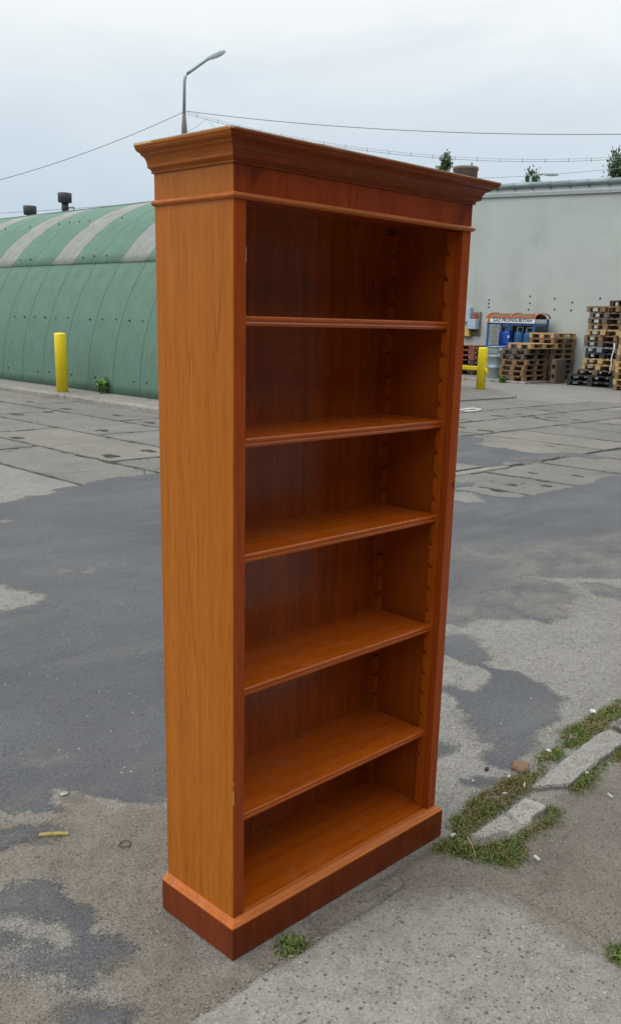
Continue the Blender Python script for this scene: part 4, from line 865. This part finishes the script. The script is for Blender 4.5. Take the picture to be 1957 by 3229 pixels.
GB = [(1.38, -.13), (1.458, -.12), (1.589, -.11), (1.723, -.105), (1.95, -.10), (2.2, -.1), (2.2, -.16), (1.95, -.17), (1.813, -.185), (1.687, -.165), (1.559, -.175), (1.431, -.2), (1.373, -.185)]
def scatter(poly, n, dens_seed, soft=.02, scale=1.0):
    P = np.array(poly); lo, hi = P.min(0)-.02, P.max(0)+.02; out = []
    while len(out) < n:
        p = lo+RNG.random((4000, 2))*(hi-lo); d = sdf(p[:, 0], p[:, 1], poly); dn = vnoise(p[:, 0]*14, p[:, 1]*14, dens_seed)+.5+.3*vnoise(p[:, 0]*45, p[:, 1]*45, dens_seed+1)
        ok = RNG.random(4000) < np.clip((d+soft)/(soft*2.2), 0, 1)*np.clip((dn-.22)*2.2, .04, 1); p = p[ok]; out += [(a, b, float(z), scale*(.55+.6*min(1., max(0., dd/.03)))) for (a, b), z, dd in zip(p, ztop(p[:, 0], p[:, 1]), d[ok])]
    return out[:n]
gr = blades('grass', scatter(GA, 7200, 31)+scatter(GB, 1400, 33), M['grass'], .0145, .0036, lean=1.35, kind='stuff')
gd = blades('dry_grass', scatter(GA, 5200, 41)+scatter(GB, 1300, 43)+scatter([(1.0, -.02), (1.3, -.06), (1.34, .05), (1.1, .06)], 1500, 45), M['grassdry'], .014, .0032, lean=1.5, kind='stuff')
def tuft(x, y, n, r, h, label, mt='grass', name='weed_tuft'):
    ro = [(x+r*math.cos(a)*q, y+r*math.sin(a)*q, float(ztop(np.array([x]), np.array([y]))[0]), 1.1-.5*q) for a, q in ((random.uniform(0, 6.28), random.random()**.7) for _ in range(n))]
    return tag(blades(name, ro, M[mt], h, .005, lean=1.1), label, 'weed')
tuft(.125, -.088, 260, .055, .022, 'small green weed tuft at the bookcase foot beside the slab edge')
tuft(.70, -.70, 300, .05, .026, 'green weed tuft at the right side edge of the near slab')
def weed(x, y, z, h, label):
    e = empty('weed', (x, y, z), 0, label, 'weed'); st_ = MB(); ro = []
    for i in range(9):
        a = random.uniform(0, 6.28); l = h*random.uniform(.6, 1.); tip = Vector((math.cos(a)*l*.45, math.sin(a)*l*.45, l)); st_.tube([(0, 0, 0), tip*.5+Vector((0, 0, .06*h)), tip], [.008, .006, .003], 5)
        for j in range(26): q = random.uniform(.25, 1.05); p = tip*q+Vector((random.gauss(0, .02), random.gauss(0, .02), random.gauss(0, .02))); ro.append((p.x, p.y, p.z, 1.))
    st_.build('stem', M['weedleaf'], e); blades('leaves', ro, M['weedleaf'], .09, .035, e, 1.5)
# stem needs the tone attribute-free look: default 0 is fine
weed(8.42, 13.95, .078, .24, 'bright green weed growing at the foot of the green hut')
weed(20.5, 13.0, .0, .07, 'low weed growing by the kerb before the pallets')
def tree(loc, h, r, z0, nclump, label, cols=1, seed=1, group='trees beyond the building', tall=2.2, leaf=.16):
    rd = random.Random(seed); e = empty('tree', loc, 0, label, 'tree', group); t = MB(); t.tube([(0, 0, 0), (.05, .03, h*.4), (0, .05, h*.8)], [.16, .1, .05], 8); ro = []
    for i in range(nclump):
        a = rd.uniform(0, 6.28); q = rd.random()**.6; zc = rd.uniform(z0, h); prof_ = max(.15, 1-abs((zc-z0)/(h-z0)-.35)*1.25); c = Vector((math.cos(a)*r*q*prof_, math.sin(a)*r*q*prof_, zc))
        b0 = Vector((0, 0, max(z0*.7, zc-r*1.1))); t.tube([b0, b0.lerp(c, .6)+Vector((0, 0, -.1)), c], [.05, .03, .01], 5)
        for j in range(70): ro.append((c.x+rd.gauss(0, .12*r+.03), c.y+rd.gauss(0, .12*r+.03), c.z+rd.gauss(0, (.12*r+.03)*tall), 1.))
    t.build('trunk', M['bark'], e); blades('crown', ro, M['leaf'], leaf, leaf*.55, e, 1.6)
tree((35.7, 18.3, 0), 8.15, .75, 5.6, 42, 'bushy green tree top over the roof near the right frame edge', seed=3, leaf=.14)
tree((36.1, 17.3, 0), 8.2, .8, 5.6, 40, 'tree standing behind the bushy one, cut by the frame edge', seed=6, leaf=.14)
tree((34.25, 26.1, 0), 8.8, .42, 7.4, 12, 'thin young tree poking up left of the chimney', seed=5, tall=1.5, leaf=.13)
tree((37.3, 23.35, 0), 8.1, .5, 6.8, 22, 'dark little tree top under the distant lamp arm', seed=8, leaf=.13)

# ------------------------------------------------------------------ loose kerb stones, litter, gravel
def rough_stone(poly, z0, z1, mt, name, label, cat, seed, amp=.006, grp=None):
    rr = random.Random(seed); P = [Vector((x, y)) for x, y in poly]; ring = []
    for i, p in enumerate(P):
        q = P[(i+1) % len(P)]; n = max(2, int((q-p).length/.03))
        for j in range(n): v = p.lerp(q, j/n); ring.append((v.x+rr.uniform(-amp, amp), v.y+rr.uniform(-amp, amp)))
    c = (sum(v[0] for v in ring)/len(ring), sum(v[1] for v in ring)/len(ring)); n = len(ring)
    sh = lambda k: [(c[0]+(x-c[0])*k, c[1]+(y-c[1])*k) for x, y in ring]
    inset = []
    for x, y in ring: d = Vector((c[0]-x, c[1]-y)); d = d.normalized()*.007; inset.append((x+d.x, y+d.y))
    vs = [(x, y, z0) for x, y in ring]+[(x, y, z1-.006+rr.uniform(-.003, .002)) for x, y in ring]+[(x, y, z1+rr.uniform(-.0004, .0004)) for x, y in inset]+[(c[0], c[1], z1)]
    fs = [(k*n+i, k*n+(i+1) % n, (k+1)*n+(i+1) % n, (k+1)*n+i) for k in range(2) for i in range(n)]+[(2*n+i, 2*n+(i+1) % n, 3*n) for i in range(n)]
    o = MB().add(vs, fs, False).build(name, mt); return tag(o, label, cat, grp)
rough_stone([(.875, -.098), (.905, -.192), (1.0, -.19), (1.09, -.182), (1.12, -.165), (1.215, -.165), (1.225, -.125), (1.205, -.083), (1.1, -.087)], -.03, .014, M['kerb'], 'kerb_stone', 'short broken kerb stone lying in weeds nearest the bookcase', 'kerb stone', 1, .003, grp='loose kerb stones')
rough_stone([(1.285, -.06), (1.395, -.138), (1.6, -.122), (1.82, -.112), (1.91, -.105), (1.915, -.02), (1.88, -.008), (1.6, -.02)], -.03, .016, M['kerb'], 'kerb_stone', 'long wedge-ended kerb stone in the weeds behind the short one', 'kerb stone', 2, .003, grp='loose kerb stones')
rough_stone([(1.945, -.10), (1.95, -.012), (2.6, .03), (2.62, -.07)], -.03, .026, M['kerb'], 'kerb_stone', 'kerb stone cut off by the right frame edge', 'kerb stone', 3, .003, grp='loose kerb stones')
M['brickbit'] = plain('brick_fragment', S(126, 100, 80), .95, .2, 60, bmp=.8); M['stone'] = plain('dark_stone', S(70, 64, 64), .9, .2, 50)
M['rust'] = plain('rusty_iron', S(84, 66, 54), .8, .2, 60); M['foam'] = plain('yellow_foam', S(150, 136, 80), .9, .2, 60); M['capm'] = plain('bottle_cap_metal', S(150, 150, 148), .35, .15, 80, metal=.6); M['straw'] = plain('dry_straw', S(178, 162, 128), .8, .1)
zt = lambda x, y: float(ztop(np.array([x]), np.array([y]))[0])
rough_stone([(1.36, .03), (1.40, .02), (1.43, .045), (1.44, .085), (1.40, .095), (1.365, .075)], -.01, .016, M['brickbit'], 'brick_fragment', 'weathered brown brick fragment beside the weeds', 'brick', 4, .005)
def pebble(c, r, seed, sq=.6):
    rr = random.Random(seed); b = bmesh.new(); bmesh.ops.create_icosphere(b, subdivisions=1, radius=1); vs = []
    for v in b.verts: k_ = r*rr.uniform(.75, 1.15); vs.append((c[0]+v.co.x*k_, c[1]+v.co.y*k_*.85, c[2]+v.co.z*k_*sq))
    fs = [tuple(v.index for v in f.verts) for f in b.faces]; b.free(); return vs, fs
tag(MB().add(*pebble((1.293, .133, zt(1.293, .133)+.006), .011, 3, .8)).build('stone', M['stone']), 'small dark stone on the worn concrete right of the bookcase', 'stone')
cp = MB(); cp.lathe([(.0155, 0), (.016, .002), (.0135, .006), (.006, .0068)], 18, (.104, 1.001, zt(.104, 1.001)+.001)); tag(cp.build('bottle_cap', M['capm']), 'silver bottle cap lying on sand left of the bookcase', 'bottle cap')
rg = MB(); z = zt(.08, .605)+.004; rg.tube([(.08+.018*math.cos(t), .605+.0175*math.sin(t), z+.002*math.sin(2*t)) for t in np.linspace(0, 2*math.pi, 25)], .0017, 6, False); tag(rg.build('metal_ring', M['rust']), 'thin rusty metal ring on the sand beside the plinth', 'ring')
st = MB(); pts = [Vector((-.085, .823)).lerp(Vector((-.014, .772)), i/8) for i in range(9)]
vs = []
for i, p in enumerate(pts):
    z = zt(p.x, p.y)+.001
    for s_, dz in ((-1, 0), (-.9, .005), (.9, .005+random.uniform(0, .002)), (1, 0)): vs.append((p.x+.0075*s_*.58+random.uniform(-.001, .001), p.y+.0075*s_*.81, z+dz))
st.add(vs, [(i*4+k_, i*4+k_+1, i*4+k_+5, i*4+k_+4) for i in range(8) for k_ in range(3)]+[(0, 1, 2, 3), (32, 33, 34, 35)]); tag(st.build('foam_strip', M['foam']), 'strip of yellow foam lying on the ground at left', 'strip')
M['litter'] = plain('grubby_paper', S(190, 188, 180), .8, .1, 60)
LIT = [((1.311, .05), .012, .007, 20, 'white paper scrap beside the brick fragment'), ((1.184, .113), .009, .007, 60, 'white crumb of litter on dark tar right of the bookcase'), ((1.181, -.019), .015, .009, -20, 'cream paper scrap in dry weeds above the short kerb stone'),
       ((.90, -.317), .026, .009, 62, 'white paper strip on sand below the weeds'), ((1.452, -.265), .022, .006, 70, 'white cigarette end on the sand at far right'), ((1.53, -.135), .014, .01, 10, 'pale scrap lying against the long kerb stone'),
       ((1.577, .05), .018, .013, 50, 'pale blue scrap in the grass above the long kerb stone'), ((2.034, .119), .03, .02, 40, 'crumpled pale scrap near the right grass'), ((.823, -.069), .016, .010, 0, 'pale shell-like chip in weeds at the plinth corner'), ((1.283, -.031), .03, .004, 30, 'thin pale splinter across the dry weeds')]
for (x, y), a_, b_, an, lb in LIT:
    z = zt(x, y)+(.012 if 'weed' in lb or 'grass' in lb or 'kerb' in lb else .002); rr = random.Random(lb); a_, b_ = a_*.55, b_*.6; Mx = Matrix.Translation((x, y, z)) @ Matrix.Rotation(R(an), 4, 'Z') @ Matrix.Rotation(R(rr.uniform(-12, 12)), 4, 'X'); m_ = MB()
    pts = [(-a_, -b_), (-.2*a_, -b_*rr.uniform(.7, 1.2)), (a_, -b_*.8), (a_*.9, b_), (.1*a_, b_*rr.uniform(.7, 1.2)), (-a_*1.05, b_*.85)]
    vs = [Mx @ Vector((u, v, 0)) for u, v in pts]+[Mx @ Vector((u*.96, v*.94, .0025+rr.uniform(0, .004))) for u, v in pts]
    m_.add(vs, [tuple(range(6))[::-1], tuple(range(6, 12))]+[(i, (i+1) % 6, 6+(i+1) % 6, 6+i) for i in range(6)]); tag(m_.build('paper_scrap', M['litter']), lb, 'litter', 'scattered litter')
for (a_, b_), lb in ((((.835, -.111), (.781, -.184)), 'dry straw stalk across the weeds by the plinth'), (((1.748, .163), (1.731, .128)), 'dry stalk beside the bright green grass')):
    za_, zb_ = zt(*a_)+.018, zt(*b_)+.006; m_ = MB(); m_.tube([(*a_, za_), ((a_[0]+b_[0])/2+.004, (a_[1]+b_[1])/2, (za_+zb_)/2+.003), (*b_, zb_)], [.0018, .002, .001], 5); tag(m_.build('straw', M['straw']), lb, 'straw')
wl = MB(); wl.tube([(12.33, 8.28, .03), (12.6, 8.24, .03), (12.87, 8.32, .03), (12.75, 8.42, .05), (12.47, 8.5, .03), (12.1, 8.5, .03)], .014, 6); tag(wl.build('plastic_strap', M['paper']), 'white plastic strap loop lying on the slabs before the island', 'strap')
gv = MB(); gsp = []
for i in range(260): t = random.random(); gsp.append((-.2+.75*t+random.gauss(0, .01), -.118+.012*t+abs(random.gauss(0, .022)), random.uniform(.0015, .0055)))
for i in range(900): gsp.append((random.uniform(-.5, .0), random.uniform(-.1, 1.2), random.uniform(.001, .0028)))
for i in range(900): gsp.append((random.uniform(.85, 2.3), random.uniform(-.5, .9), random.uniform(.001, .0034)))
for i in range(500): gsp.append((random.uniform(.1, 1.3), random.uniform(-.9, -.03), random.uniform(.001, .0026)))
for i in range(420): gsp.append((random.uniform(.3, 3.4), random.uniform(1.0, 3.5), random.uniform(.002, .0045)))
gsp = [g for g in gsp if not (-.02 < g[0] < .83 and -.02 < g[1] < .28)]
for i, (x, y, r) in enumerate(gsp):
    on = (x < .7 and y < -.13); gv.add(*pebble((x, y, (.0115 if on else zt(x, y))+r*.3), r, i, .7))
o = gv.build('gravel', plain('gravel_mix', S(128, 120, 112), .9, .55, 55)); o['kind'] = 'stuff'
